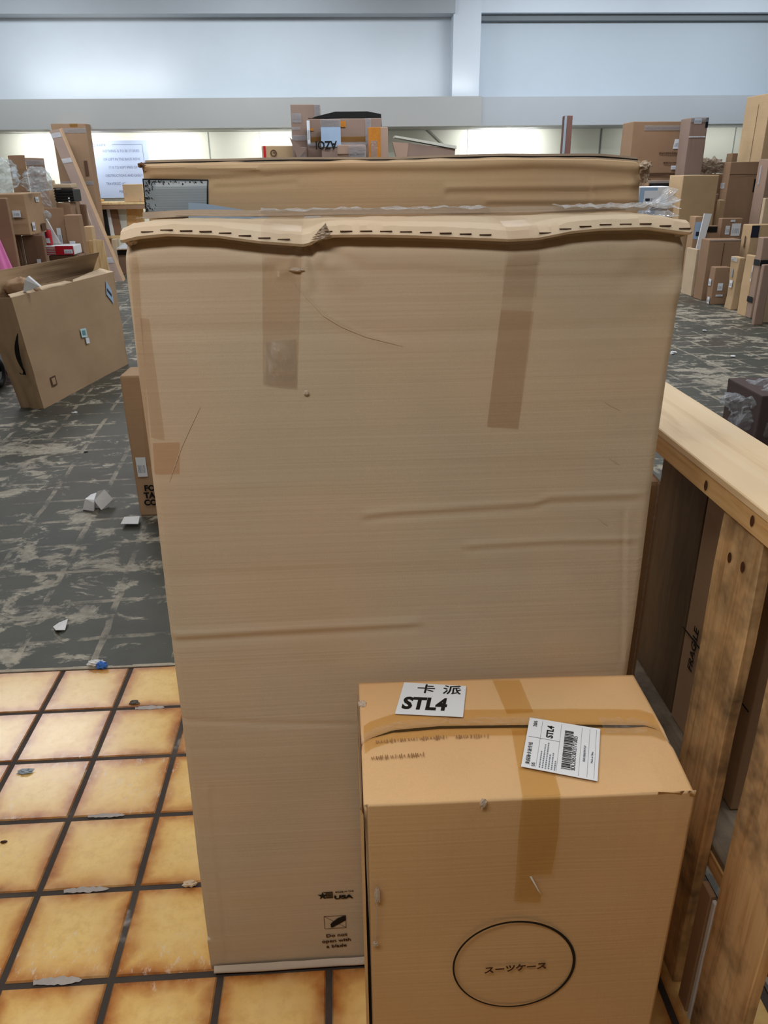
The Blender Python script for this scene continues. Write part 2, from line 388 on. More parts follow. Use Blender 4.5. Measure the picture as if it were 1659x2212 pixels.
struct('wall_right', MB().box(12, 12.1, -4, 17.2, 0, 5), M_LOWWALL)
struct('wall_front_unseen', MB().box(-13, 12, -2.1, -2, 0, 5), paint('bounce_cutting_dark', (96, 88, 80)))  # unseen wall behind the camera, kept dark and close to cut bounce light
# panel seams on the back wall
for k, (px, wd, c) in enumerate(((449, .02, (150, 156, 150)), (560, .012, (200, 204, 198)), (1010, .012, (196, 200, 196)), (1296, .03, (120, 128, 124)), (1586, .02, (150, 158, 156)))):
    x = float(aty(px, 300, 16.99)[0]); struct('trim_%d' % (k + 2), MB().box(x, x + wd, 16.992, 17.0, .1, zB0 + .2), plain('seam', c, .8))
p0, p1 = aty(914, 273, 16.99), aty(965, 322, 16.99)
mb = MB(); mb.slab([p0, p1, p1 + [.03, 0, .02], p0 + [.03, 0, .02]], (0, -1, 0), .01); struct('trim_9', mb, plain('cable', (170, 172, 165), .8))

# ------------------------------------------------------------------ big front box
LE = [(268, 530), (271, 590), (285, 700), (297, 810), (318, 960), (337, 1110), (357, 1290), (371, 1400), (391, 1550), (425, 1850), (457, 2097)]
RE = [(1482, 520), (1479, 600), (1463, 700), (1448, 790), (1435, 880), (1421, 975), (1404, 1100), (1391, 1200), (1374, 1330), (1357, 1450), (1255, 2077)]
FY = 1.17
lp = np.array([aty(*p, FY) for p in LE])[::-1]; rp = np.array([aty(*p, FY) for p in RE])[::-1]
def xl(z): return float(np.interp(z, lp[:, 2], lp[:, 0]))
def xr(z): return float(np.interp(z, rp[:, 2], rp[:, 0]))
NOSE = [(268, 525), (300, 517), (360, 511), (470, 515), (560, 527), (655, 534), (672, 530), (700, 514), (800, 513), (900, 515), (1000, 519), (1100, 523), (1160, 520), (1230, 506), (1300, 499), (1400, 497), (1482, 508)]
npn = np.array([aty(*p, FY - .006) for p in NOSE])
def noseZ(x): return float(np.interp(x, npn[:, 0], npn[:, 2]))
# creases: polyline of pixels, amplitude, width (m)
CR = [([(368, 1380), (560, 1369), (760, 1360), (925, 1350)], .0045, .010, 's'),
      ([(780, 1118), (850, 1110), (1000, 1101), (1150, 1092), (1190, 1080), (1400, 1073)], .0035, .008, 's'),
      ([(1000, 1184), (1200, 1172), (1390, 1170)], .003, .008, 's'),
      ([(285, 582), (450, 579), (620, 578)], .003, .008, 's'), ([(660, 577), (900, 575), (1100, 590), (1470, 595)], .0016, .008, 's'),
      ([(1352, 1100), (1345, 1450)], .003, .006, 's'), ([(450, 1700), (490, 2080)], .0025, .008, 's'),
      ([(385, 1556), (560, 1562), (790, 1566)], .0018, .006, 'r'), ([(310, 712), (900, 720), (1460, 700)], .0016, .012, 'r'),
      ([(610, 578), (640, 600), (700, 680), (780, 722), (880, 748)], -.0012, .004, 'r'),
      ([(285, 1250), (1250, 1230)], .0012, .02, 'r'), ([(640, 575), (600, 590), (660, 600)], -.003, .006, 'r')]
CRW = [(np.array([aty(*p, FY)[[0, 2]] for p in pl]), a, wd, k) for pl, a, wd, k in CR]
def crease(x, z):
    d = 0.0
    for P, a, wd, k in CRW:
        for i in range(len(P) - 1):
            A, B = P[i], P[i + 1]; ab = B - A; L2 = ab @ ab; t = ((x - A[0]) * ab[0] + (z - A[1]) * ab[1]) / L2
            if t < -.02 or t > 1.02: continue
            L = math.sqrt(L2); s = ((z - A[1]) * ab[0] - (x - A[0]) * ab[1]) / L
            if ab[0] < 0: s = -s
            if abs(s) > wd * 5: continue
            fade = 1.0
            if i == 0: fade = min(1, max(0, t * L / .02 + .3))
            if i == len(P) - 2: fade = min(fade, max(0, (1 - t) * L / .03))
            d += .72 * fade * a * (math.exp(-(s / wd) ** 2) if k == 'r' else -(s / wd) * math.exp(-(s / wd) ** 2) * 1.5)
            break
    return d
TEAR = aty(675, 528, FY)
def surfY(x, z):
    y = FY + crease(x, z)
    y += .004 * noise.noise(Vector((x * 3, z * 3, 1))) + .0003 * noise.noise(Vector((x * 3, z * 30, 5))) + .0002 * noise.noise(Vector((x * 2, z * 90, 9)))
    top = noseZ(x) - z
    if top < .05: y += .014 * math.exp(-(max(top - .004, 0) / .010) ** 2)   # tucks in under the lid edge
    q = math.hypot((x - TEAR[0] - .02), (z - TEAR[2] + .02) * 1.0)
    if q < .06: y += .0035 * math.sin(9 * math.atan2(z - TEAR[2] - .01, x - TEAR[0] + .01) + 3 * noise.noise(Vector((x * 22, z * 22, 3)))) * (1 - q / .06) ** .7 * min(1, q / .012)
    if z > .1:   # rounded vertical corners
        for e in (x - xl(z), xr(z) - x):
            if e < .014: y += .007 * (1 - max(e, 0) / .014) ** 2
    q = math.hypot(x - xr(1.4), z - 1.475)
    if q < .12: y += .01 * (1 - q / .12) * noise.noise(Vector((x * 18, z * 25, 0)))
    return y
big = empty('cardboard_box', (0.09, 1.27, 0), 'very tall plain brown carton standing in front, top flaps taped and torn', 'box')
OFF = np.array([-.09, -1.27, 0.0])
BZ = .016; BACKY = 1.365
def build_big():
    NX = 230; zs = list(np.linspace(0, 1, 330)); rows = []
    def top_row(kind, s):
        zf = 1.50; x = xl(zf) * (1 - s) + xr(zf) * s; z = noseZ(x); n = noise.noise
        wv = .004 * n(Vector((x * 9, 2, 0))) + .002 * n(Vector((x * 30, 7, 0)))
        wv += .0025 * n(Vector((x * 55, 1, 4)))
        if kind == 0: return (x, FY + .010, z - .001)
        if kind == 1: return (x, FY - .010 + wv * .5, z + .001)
        if kind == 2: return (x, FY - .012 + wv * .5, z + .0045)
        if kind == 3: return (x, FY - .002 + wv, z + .016 + wv * .5)
        u = (kind - 4) / 8
        xa = x * 1.0; zb = 1.535 + .004 * n(Vector((x * 5, 3, 1)))
        y = FY + .012 + u * (BACKY - FY - .012); zz = (z + .019) * (1 - u ** .7) + zb * u ** .7 + .003 * n(Vector((x * 12, u * 5, 3))) + .002 * abs(n(Vector((x * 26 + u * 6, u * 3, 8))))
        k = .10 * u * u
        xa = x + (.018 * u if s < .3 else -.018 * u if s > .7 else 0) * abs(s - .5) * 2
        return (xa, y, zz)
    mb = MB(); grid = []
    for t in zs:
        r = []
        for i in range(NX + 1):
            s = i / NX; x0 = xl(BZ + t * 1.49) ; x1 = xr(BZ + t * 1.49); x = x0 * (1 - s) + x1 * s
            zt = noseZ(x) - .0005; z = BZ + t * (zt - BZ); x = xl(z) * (1 - s) + xr(z) * s
            r.append((x, surfY(x, z), z))
        grid.append(r)
    for k in range(0, 13): grid.append([top_row(k, i / NX) for i in range(NX + 1)])
    grid.append([(grid[-1][i][0], BACKY + .002, grid[-1][i][2] - .01) for i in range(NX + 1)])
    grid.append([(xl(.3) * (1 - i / NX) + xr(.3) * i / NX, BACKY, .3) for i in range(NX + 1)])
    grid.append([(xl(.0) * (1 - i / NX) + xr(.0) * i / NX, BACKY, .0) for i in range(NX + 1)])
    grid.append([(xl(.0) * (1 - i / NX) + xr(.0) * i / NX, FY + .004, .0) for i in range(NX + 1)])
    n = NX + 1; R = len(grid)
    vs = [np.array(p) + OFF for r in grid for p in r]
    fs = [(j * n + i, j * n + i + 1, ((j + 1) % R) * n + i + 1, ((j + 1) % R) * n + i) for j in range(R) for i in range(NX)]
    fs.append(tuple(j * n for j in range(R))); fs.append(tuple(j * n + NX for j in range(R))[::-1])
    mb.add(vs, fs); o = mb.build('box_body', M_KRAFT, big, True); o.data.set_sharp_from_angle(angle=math.radians(32))
build_big()
# folded bottom flange
def flange(u, v):
    x = xl(.02) + .008 + u * (xr(.02) - xl(.02) - .02); a = v * math.pi
    return np.array([x, FY - .004 - .011 * math.sin(a) + .0015 * noise.noise(Vector((x * 20, v, 0))), .020 - .0195 * v + .002 * noise.noise(Vector((x * 9, 4, 0))) * (1 - v)]) + OFF
MB().grid(flange, 120, 8).build('bottom_flap', M_EDGE, big, True)
# lid flap standing edge at the back of the top and layered dark slots
def ridge(z0, z1, y0, px0, px1, zoff=0):
    A = aty(px0, 475, y0); B = aty(px1, 468, y0)
    def fn(u, v):
        x = A[0] + (B[0] - A[0]) * u; return np.array([x, y0 + .003 * noise.noise(Vector((x * 6, 0, z0))), z0 + (z1 - z0) * v + .004 * noise.noise(Vector((x * 7, 3, zoff)))]) + OFF
    return fn
MB().grid(ridge(1.538, 1.548, 1.358, 310, 1440), 90, 1).build('back_flap', M_EDGE, big)
mb = MB()
def slot(u, v):
    x = -.26 + .74 * u; return np.array([x, 1.349 + (.004 + .003 * noise.noise(Vector((x * 8, 1, 1)))) * v, 1.5425 + .004 * noise.noise(Vector((x * 5, 3, 1))) + .0012]) + OFF
MB().grid(slot, 80, 1).build('seam_gap', M_DARK, big)
# perforation slots along the lid edge
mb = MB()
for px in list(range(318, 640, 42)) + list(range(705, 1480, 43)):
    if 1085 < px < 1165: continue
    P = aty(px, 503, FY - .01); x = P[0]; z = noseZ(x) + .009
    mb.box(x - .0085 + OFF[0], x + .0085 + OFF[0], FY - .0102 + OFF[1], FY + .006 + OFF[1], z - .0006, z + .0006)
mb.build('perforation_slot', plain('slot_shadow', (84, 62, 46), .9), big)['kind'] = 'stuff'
# torn flap corner at 680,520 and crushed ends
def crumple(cx, cy, cz, rx, ry, rz, seed, n=26, amp=.45):
    def fn(u, v):
        a = u * 2 * math.pi; b_ = (v - .5) * math.pi; d = Vector((math.cos(a) * math.cos(b_), math.sin(a) * math.cos(b_), math.sin(b_)))
        r = 1 + amp * noise.noise(d * 2.3 + Vector((seed, 0, 0))) + amp * .7 * (abs(noise.noise(d * 5 + Vector((0, seed, 0)))) - .2)
        return (cx + rx * d.x * r, cy + ry * d.y * r, cz + rz * d.z * r)
    return MB().grid(fn, n, n // 2)
P = aty(690, 520, FY) + OFF
mb = MB()
for k in range(5):
    a = aty(664 + k * 5, 524 - k * 4, FY - .008) + OFF; c = aty(716 - k * 3, 508 - k * 5, FY - .012) + OFF
    e = aty(722, 520 + k * 7, FY - .004) + OFF
    def fn(u, v, a=a, c=c, e=e, k=k):
        p = a * (1 - u) + (c * (1 - v) + e * v * .5 + c * v * .5) * u; return p + np.array([0, -.006 * math.sin(u * 3.1) - .003 * noise.noise(Vector((u * 4, v * 4, k))), .001 * k])
    mb.grid(fn, 8, 4)
mb.build('torn_flap', M_EDGE, big)
crumple(*(aty(282, 517, FY + .01) + OFF), .010, .016, .008, 3).build('crushed_corner', M_EDGE, big)
crumple(*(aty(1468, 500, FY + .02) + OFF), .014, .02, .007, 9).build('crushed_corner', M_EDGE, big)
# tape strips laid on the face
def on_face(poly_px, n=(6, 40), lift=.0008, over_lid=False):
    (a, b_, c, d) = [aty(*p, FY)[[0, 2]] for p in poly_px]   # TL TR BR BL
    def fn(u, v):
        p = (a * (1 - u) + b_ * u) * (1 - v) + (d * (1 - u) + c * u) * v
        x, z = p; return np.array([x, surfY(x, min(z, noseZ(x) - .03)) - lift - (.004 if z > noseZ(x) - .03 else 0), z]) + OFF
    return MB().grid(fn, *n)
def lid_tape(px0, px1, q0, q1):
    def fn(u, v):
        x = aty(px0 + (px1 - px0) * u, 515, FY)[0]; z = noseZ(x)
        prof = [(FY - .0135, z - .010), (FY - .0150, z + .006), (FY - .004, z + .019), (FY + .03, z + .0255), (FY + .12, 1.538), (FY + .185, 1.5445)]
        k = v * 5; i = min(int(k), 4); f = k - i; y = prof[i][0] * (1 - f) + prof[i + 1][0] * f; zz = prof[i][1] * (1 - f) + prof[i + 1][1] * f
        x2 = x + (q0 * (1 - u) + q1 * u) * v; return np.array([x2, y, zz + .0012]) + OFF
    return MB().grid(fn, 6, 20)
on_face([(566, 545), (652, 545), (642, 838), (568, 830)]).build('packing_tape', M_CLEARD, big)
lid_tape(566, 652, 0, 0).build('packing_tape', M_CLEAR, big)
on_face([(1097, 540), (1163, 540), (1119, 926), (1051, 921)]).build('packing_tape', M_CLEAR, big)
on_face([(1081, 668), (1153, 671), (1119, 926), (1051, 921)], lift=.0014).build('packing_tape', M_CLEARD, big)
lid_tape(1095, 1168, -.01, -.02).build('packing_tape', M_CLEAR, big)
on_face([(1090, 545), (1164, 545), (1158, 640), (1084, 640)], lift=.0016).build('packing_tape', M_CLEAR, big)
on_face([(303, 686), (322, 688), (356, 951), (326, 946)]).build('packing_tape', M_CLEARD, big)
on_face([(329, 957), (388, 955), (388, 1024), (333, 1026)], (6, 6)).build('packing_tape', M_REDTAPE, big)
on_face([(278, 545), (298, 545), (326, 1010), (314, 1010)], (4, 40), .0016).build('edge_tape', M_CLEARD, big)
# long strips of clear film over the lid
def filmstrip(px0, px1, y0, y1, z, amp, seed, slope=0):
    A = aty(px0, 470, y0)[0]; B = aty(px1, 470, y0)[0]
    def fn(u, v):
        x = A + (B - A) * u; return np.array([x, y0 + (y1 - y0) * v, z + slope * u + amp * noise.noise(Vector((x * 25, v * 4, seed))) + amp * .6 * noise.noise(Vector((x * 70, v * 3, seed)))]) + OFF
    return MB().grid(fn, 160, 6)
filmstrip(290, 720, 1.22, 1.30, 1.5445, .003, 1).build('plastic_film', M_CLEAR, big)
filmstrip(560, 1060, 1.335, 1.385, 1.548, .004, 5).build('plastic_film', M_FILM, big)
filmstrip(1225, 1470, 1.27, 1.37, 1.549, .006, 8).build('plastic_film', M_FILM, big)
# loose film bubble standing off the tape (565..640, 730..840)
def bub(u, v):
    p = (np.array(aty(572, 735, FY)) * (1 - u) + np.array(aty(638, 728, FY)) * u) * (1 - v) + (np.array(aty(570, 830, FY)) * (1 - u) + np.array(aty(640, 838, FY)) * u) * v
    k = math.sin(u * math.pi) * math.sin(v * math.pi)
    return p + OFF + np.array([0, -.002 - .010 * k * (.6 + .9 * abs(noise.noise(Vector((u * 3.4, v * 2.6, 2))) * 2)), 0])
MB().grid(bub, 14, 18).build('loose_tape', film('loose_clear_tape', (.93, .93, .93, 1), .5, .05, .05, (.9, .9, .9, 1)), big)
# small staple hole / nick
crumple(*(aty(661, 849, FY - .002) + OFF), .004, .002, .004, 2, 10).build('torn_nick', M_EDGE, big)
crumple(*(aty(640, 583, FY - .002) + OFF), .011, .003, .003, 5, 14).build('torn_nick', M_EDGE, big)
# scratches
M_SCR = plain('scuffed_kraft', (206, 188, 160), .7)
for pl in ([(625, 600), (660, 640), (700, 682), (740, 706), (790, 727), (870, 747)], [(432, 880), (410, 925), (392, 965), (366, 1040)], [(1305, 868), (1338, 886)], [(1315, 988), (1338, 1004)], [(1292, 1120), (1312, 1135)]):
    mb = MB(); pts_ = []
    for a, c in zip(pl, pl[1:]):
        for k in range(6): pts_.append(aty(a[0] + (c[0] - a[0]) * k / 6, a[1] + (c[1] - a[1]) * k / 6, FY))
    pts_.append(aty(*pl[-1], FY)); d = pts_[-1] - pts_[0]; d = np.array([-d[2], 0, d[0]]); d /= np.linalg.norm(d); vs = []
    for i, p in enumerate(pts_):
        w_ = .0007 * math.sin(math.pi * (i + .5) / len(pts_)) + .0002; p = np.array([p[0], surfY(p[0], p[2]) - .0009, p[2]]) + OFF; vs += [p + d * w_, p - d * w_]
    mb.add(vs, [(2 * i, 2 * i + 1, 2 * i + 3, 2 * i + 2) for i in range(len(pts_) - 1)]); mb.build('scratch', M_SCR, big)
# printed marks near the foot
pr = empty('x', (0, 0, 0), None, None); bpy.data.objects.remove(pr)
def prt(px, py): p = aty(px, py, FY); return np.array([p[0], surfY(p[0], p[2]) - .0012, p[2]]) + OFF
P = prt(722, 1940); P[1] -= .001
t_ = text_mesh('USA', .0135, 'printed_text', M_INK, big, P, (1, 0, .02), (0, 0, 1), bold=.0007, xs=1.55)
text_mesh('MADE IN THE', .0045, 'printed_text', M_INK, big, prt(724, 1927) , (1, 0, .02), (0, 0, 1), bold=.0001, xs=1.4)
mb = MB(); c0 = prt(697, 1934); st = []
for k in range(10):
    a = math.pi / 2 + k * math.pi / 5; r = .0108 if k % 2 == 0 else .0042; st.append(c0 + np.array([math.cos(a) * r, -.0004, math.sin(a) * r]))
mb.slab(st[::-1], (0, -1, 0), .0003)
for k in range(6):
    z = -.0075 + k * .0033; x0 = .006 if 1 <= k <= 4 else .001
    q = [c0 + np.array([x0, -.0004, z]), c0 + np.array([.0215, -.0004, z]), c0 + np.array([.0215, -.0004, z + (.0016 if k else .0024)]), c0 + np.array([x0, -.0004, z + .0016])]
    mb.slab(q, (0, -1, 0), .0003)
mb.build('star_flag_logo', M_INK, big)
mb = MB(); B0 = prt(701, 2006); sz = .047; hz = .038
def rec(x0, x1, z0, z1, m=mb, B=B0): m.slab([B + np.array([x0, 0, z0]), B + np.array([x1, 0, z0]), B + np.array([x1, 0, z1]), B + np.array([x0, 0, z1])], (0, -1, 0), .0003)
rec(0, sz, 0, .0008); rec(0, .0008, 0, hz); rec(sz - .0008, sz, 0, hz); rec(0, sz, hz - .0008, hz)
mb.slab([B0 + np.array(p) for p in ((0, 0, hz), (.0008, 0, hz), (sz, 0, .001), (sz - .001, 0, .001))], (0, -1, 0), .0003)
mb.build('blade_symbol_frame', M_BROWNINK, big)
mb = MB(); kn = [(.014, .004), (.018, .004), (.047, .024), (.047, .036), (.041, .036), (.030, .031), (.018, .020), (.0135, .014)]
mb.slab([B0 + np.array([x, -.0004, z]) for x, z in kn], (0, -1, 0), .0003); mb.build('blade_symbol', M_INK, big)
for k, tx in enumerate(('Do not', 'open with', 'a blade')):
    text_mesh(tx, .0125, 'printed_text', M_BROWNINK, big, prt(727, 2021 + k * 11.5) + np.array([0, -.0003, -.001]), (1, 0, .03), (0, 0, 1), 'CENTER', .0003, xs=1.25)

# ------------------------------------------------------------------ second big box behind it
B2Y = 1.41
l2 = np.array([aty(*p, B2Y) for p in ((302, 352), (306, 375), (314, 440), (318, 475), (365, 900))])[::-1]
r2 = np.array([aty(*p, B2Y) for p in ((1391, 352), (1387, 370), (1387, 410), (1383, 470), (1310, 900))])[::-1]
T2 = np.array([aty(*p, B2Y) for p in ((300, 360), (400, 357), (600, 354), (850, 351), (1100, 345), (1300, 346), (1395, 352))])
def z2(x): return float(np.interp(x, T2[:, 0], T2[:, 2]))
def xl2(z): return float(np.interp(z, l2[:, 2], l2[:, 0])) if z > l2[0, 2] else float(l2[0, 0])
def xr2(z): return float(np.interp(z, r2[:, 2], r2[:, 0])) if z > r2[0, 2] else float(r2[0, 0])
back2 = empty('cardboard_box', (0.09, 1.49, 0), 'taller brown carton right behind the front one, grey tape patch at its corner', 'box')
OF2 = np.array([-.09, -1.49, 0])
CR2 = [([(320, 382), (480, 380), (620, 372), (720, 366), (1000, 366), (1150, 360), (1250, 362), (1385, 372)], .007, .009), ([(960, 411), (1280, 408), (1383, 403)], .005, .007), ([(1050, 438), (1200, 438), (1383, 436)], .003, .006), ([(460, 400), (520, 398), (640, 390)], .003, .006), ([(1277, 380), (1277, 460)], .002, .005), ([(310, 366), (380, 366), (560, 368)], .004, .005)]
CR2W = [(np.array([aty(*p, B2Y)[[0, 2]] for p in pl]), a, wd) for pl, a, wd in CR2]
def y2(x, z):
    y = B2Y + .003 * noise.noise(Vector((x * 4, z * 4, 8))) + .0005 * noise.noise(Vector((x * 4, z * 60, 2)))
    for P, a, wd in CR2W:
        for i in range(len(P) - 1):
            A, B = P[i], P[i + 1]; ab = B - A; L2 = ab @ ab; t = ((x - A[0]) * ab[0] + (z - A[1]) * ab[1]) / L2
            if 0 <= t <= 1:
                s = ((z - A[1]) * ab[0] - (x - A[0]) * ab[1]) / math.sqrt(L2)
                if abs(s) < 5 * wd: y -= a * (s / wd) * math.exp(-(s / wd) ** 2) * 1.2
                break
    for e in (x - xl2(z), xr2(z) - x):
        if e < .025: y += .012 * (1 - max(e, 0) / .025) ** 2 + .006 * noise.noise(Vector((x * 30, z * 40, 1))) * (1 - max(e, 0) / .025)
    return y
def build_back2():
    NX = 180; grid = []
    zs = [0, .4, .8, 1.1, 1.3] + list(np.linspace(1.45, 1, 2)[:0]) + list(np.linspace(1.45, 1.0, 1)[:0])
    ts = [0, .3, .6, .85] + list(np.linspace(.9, 1, 60))
    for t in ts:
        r = []
        for i in range(NX + 1):
            s = i / NX; x = xl2(1.5) * (1 - s) + xr2(1.5) * s; z = t * z2(x); x = xl2(z) * (1 - s) + xr2(z) * s; r.append((x, y2(x, z), z))
        grid.append(r)
    top = grid[-1]
    grid.append([(p[0], B2Y + .01, p[2] + .004 + .002 * noise.noise(Vector((p[0] * 20, 0, 0)))) for p in top])
    grid.append([(p[0], B2Y + .16, p[2] + .008) for p in top])
    grid.append([(p[0], B2Y + .165, 0) for p in grid[0]])
    n = NX + 1; R = len(grid)
    vs = [np.array(p) + OF2 for r in grid for p in r]
    fs = [(j * n + i, j * n + i + 1, ((j + 1) % R) * n + i + 1, ((j + 1) % R) * n + i) for j in range(R) for i in range(NX)]
    fs.append(tuple(j * n for j in range(R))); fs.append(tuple(j * n + NX for j in range(R))[::-1])
    MB().add(vs, fs).build('box_body', M_KRAFT2, back2, True).data.set_sharp_from_angle(angle=math.radians(32))
build_back2()
def lip(dy, h0, h1, seed, amp=.003):
    def fn(u, v):
        x = xl2(1.6) + .004 + u * (xr2(1.6) - xl2(1.6) - .01); z = z2(x)
        return np.array([x, B2Y + dy + .004 * noise.noise(Vector((x * 3, seed, 0))), z + (h0 + (h1 - h0) * v) + amp * noise.noise(Vector((x * 6, seed, 2)))]) + OF2
    return MB().grid(fn, 140, 1)
lip(.012, -.002, .006, 1).build('flap_edge', M_DARK, back2)
lip(.018, -.002, .0095, 1).build('flap', M_EDGE, back2)
lip(.006, -.006, .0035, 4, .002).build('flap', M_EDGE, back2)
crumple(*(aty(1393, 357, B2Y + .01) + OF2), .010, .016, .006, 12, 24, .8).build('crushed_corner', M_EDGE, back2)
crumple(*(aty(1394, 378, B2Y + .02) + OF2), .004, .012, .012, 17, 20, .8).build('crushed_corner', M_EDGE, back2)
crumple(*(aty(307, 357, B2Y + .01) + OF2), .006, .014, .004, 14, 20, .7).build('crushed_corner', M_DEEP, back2)
def duct(m=0):
    (a, b_, c, d) = [aty(*p, B2Y)[[0, 2]] for p in ((308, 389), (447, 391), (447, 466), (316, 468))]
    def fn(u, v):
        p = (a * (1 - u) + b_ * u) * (1 - v) + (d * (1 - u) + c * u) * v
        p = p + m * np.array([.0022 * (u - .5) * 2, -.0022 * (v - .5) * 2]); x, z = p
        return np.array([x, y2(x, z) - (.002 if m else .003) - .00008 * math.sin(z * 1500), z]) + OF2
    return MB().grid(fn, 30, 30)
dk = duct(1).build('tape_edge', M_BLACK, back2); duct().build('grey_tape', M_DUCT, back2)
mb = MB()
for k in range(170):
    if k < 95: px = 312 + abs(random.gauss(0, 9)); py = random.uniform(392, 466)
    elif k < 150: px = random.uniform(315, 442); py = 391 + abs(random.gauss(0, 2.5))
    else: px = random.uniform(355, 392); py = random.uniform(456, 466)
    p = aty(min(px, 343), py, B2Y) if k < 95 else aty(px, py, B2Y)
    p[1] = y2(p[0], p[2]) - .0046; s = random.uniform(.0006, .0022); a = random.uniform(0, 3)
    d1 = np.array([math.cos(a) * s, 0, math.sin(a) * s]); d2 = np.array([-math.sin(a) * s * .4, 0, math.cos(a) * s * .5])
    mb.slab([p - d1 + OF2, p + d2 + OF2, p + d1 + OF2, p - d2 + OF2], (0, -1, 0), .0002)
mb.build('dirt_specks', M_BLACK, back2)['kind'] = 'stuff'

# card and papers tucked between the two tall boxes
def card(name, pts, Y, mat, label, cat, t=.0015):
    q = [aty(*p, Y) for p in pts]; c = sum(q) / len(q); c[2] = min(p[2] for p in q)
    mb = MB(); mb.slab([p - c for p in q], (0, 1, 0), t); o = mb.build(name, mat); o.location = c
    return tag(o, label, cat)
card('paper_card', [(407, 438), (441, 440), (574, 461), (580, 466), (580, 500), (407, 500)], 1.385, M_BLUEPAPER, 'light blue card sticking up from the gap between the two tall cartons', 'card')
card('paper_label', [(655, 470), (682, 455), (689, 457), (694, 470), (694, 490), (655, 490)], 1.385, M_PAPER, 'small white paper corner peeking up behind the front carton lid', 'paper')
# plastic film flaring off the right end
A0 = aty(1330, 478, 1.36)
def flare(rays, seed, Y=1.36):
    R = [aty(*p, Y) for p in rays]
    def fn(u, v):
        k = u * (len(R) - 1); i = min(int(k), len(R) - 2); f = k - i; e = R[i] * (1 - f) + R[i + 1] * f
        b0 = aty(1300 + 90 * (1 - u), 474 + 6 * u, Y)
        p = b0 * (1 - v) + e * v
        return p + np.array([0, .018 * math.sin(u * 34 + seed) * v + .02 * noise.noise(Vector((u * 9, v * 3, seed))), .002 * noise.noise(Vector((u * 20, v * 4, seed)))])
    return MB().grid(fn, 90, 14)
pts = flare([(1385, 458), (1405, 440), (1428, 418), (1452, 404), (1462, 409), (1464, 418), (1455, 428), (1466, 432), (1450, 441), (1425, 450), (1446, 452), (1458, 465), (1420, 466), (1380, 474)], 1)
o = pts.build('plastic_bag', M_FILM, None, False); tag(o, 'clear crumpled plastic wrap flaring up at the right end of the tall carton lid', 'plastic wrap')

# ------------------------------------------------------------------ small box in front (suitcase carton)
sb = empty('cardboard_box', (.27, 1.03, 0), 'shorter brown carton at the front with two white labels and an oval print', 'box')
OS = np.array([-.27, -1.03, 0])
# measured corners of the top
ZT = .762
TL, TR, FL, FR = atz(775, 1475, ZT), atz(1368, 1457, ZT), atz(785, 1735, ZT), atz(1505, 1705, ZT)
def topp(s, t):   # s 0..1 left-right, t 0..1 front-back
    return (FL * (1 - s) + FR * s) * (1 - t) + (TL * (1 - s) + TR * s) * t
# seam position t(s) from pixels
seam_px = [(783, 1603), (800, 1588), (850, 1570), (950, 1560), (1100, 1556), (1250, 1553), (1390, 1553), (1420, 1563), (1445, 1590)]
sw = [atz(*p, ZT) for p in seam_px]
ss = []; 
for p in sw:
    t = (p[1] - FL[1]) / (TL[1] - FL[1]); t = float(t); s = float((p[0] - topp(0, t)[0]) / (topp(1, t)[0] - topp(0, t)[0])); ss.append((max(0, min(1, s)), t))
ss[0] = (0, ss[0][1]); ss[-1] = (1.0, ss[-1][1])
def seam(s): return float(np.interp(s, [a for a, _ in ss], [b for _, b in ss]))
def bodyfn():
    NX, NZ = 110, 120; grid = []
    def fy(x, z, s): return .0025 * noise.noise(Vector((x * 5, z * 5, 3))) + (.006 * (1 - (1 - s) / .12) * abs(noise.noise(Vector((x * 25, z * 22, 6)))) * max(0, 1 - (ZT - z) / .12) if s > .88 else 0)
    for j in range(NZ + 1):
        z = (ZT - .002) * j / NZ; r = []
        for i in range(NX + 1):
            s = i / NX; p = topp(s, 0); x = p[0] + (.008 if s == 0 else 0); r.append((x, p[1] + fy(x, z, s), z))
        grid.append(r)
    for q in range(0, 31):   # front flap: front edge to the seam
        r = []
        for i in range(NX + 1):
            s = i / NX; g_ = .03 * min(1, s * 8, (1 - s) * 8 + .1); t = (seam(s) - g_) * q / 30; p = topp(s, t); 
            z = ZT + .0015 * noise.noise(Vector((p[0] * 7, p[1] * 7, 0))) - (.003 if q == 0 else 0) - .005 * max(0, (q - 25) / 5) - .012 * max(0, s - .9) * 10 * (1 - q / 30)
            r.append((p[0], p[1], z))
        grid.append(r)
    grid.append([(p[0], p[1] + .001, ZT - .03) for p in grid[-1]])
    grid.append([(topp(i / NX, seam(i / NX))[0], topp(i / NX, seam(i / NX))[1], ZT - .03) for i in range(NX + 1)])
    for q in range(0, 21):
        r = []
        for i in range(NX + 1):
            s = i / NX; t = seam(s) * (1 - q / 20) + q / 20; p = topp(s, t); z = ZT + .0015 * noise.noise(Vector((p[0] * 7, p[1] * 7, 0))) - .004 * max(0, 1 - q / 3)
            r.append((p[0], p[1], z))
        grid.append(r)
    grid.append([(topp(i / NX, 1)[0], topp(i / NX, 1)[1] + .003, ZT * .5) for i in range(NX + 1)])
    grid.append([(topp(i / NX, 1)[0], topp(i / NX, 1)[1], 0) for i in range(NX + 1)])
    n = NX + 1; R = len(grid); vs = [np.array(p) + OS for r in grid for p in r]
    fs = [(j * n + i, j * n + i + 1, ((j + 1) % R) * n + i + 1, ((j + 1) % R) * n + i) for j in range(R) for i in range(NX)]
    fs.append(tuple(j * n for j in range(R))); fs.append(tuple(j * n + NX for j in range(R))[::-1])
    return MB().add(vs, fs)
bodyfn().build('box_body', M_CASE, sb, True)
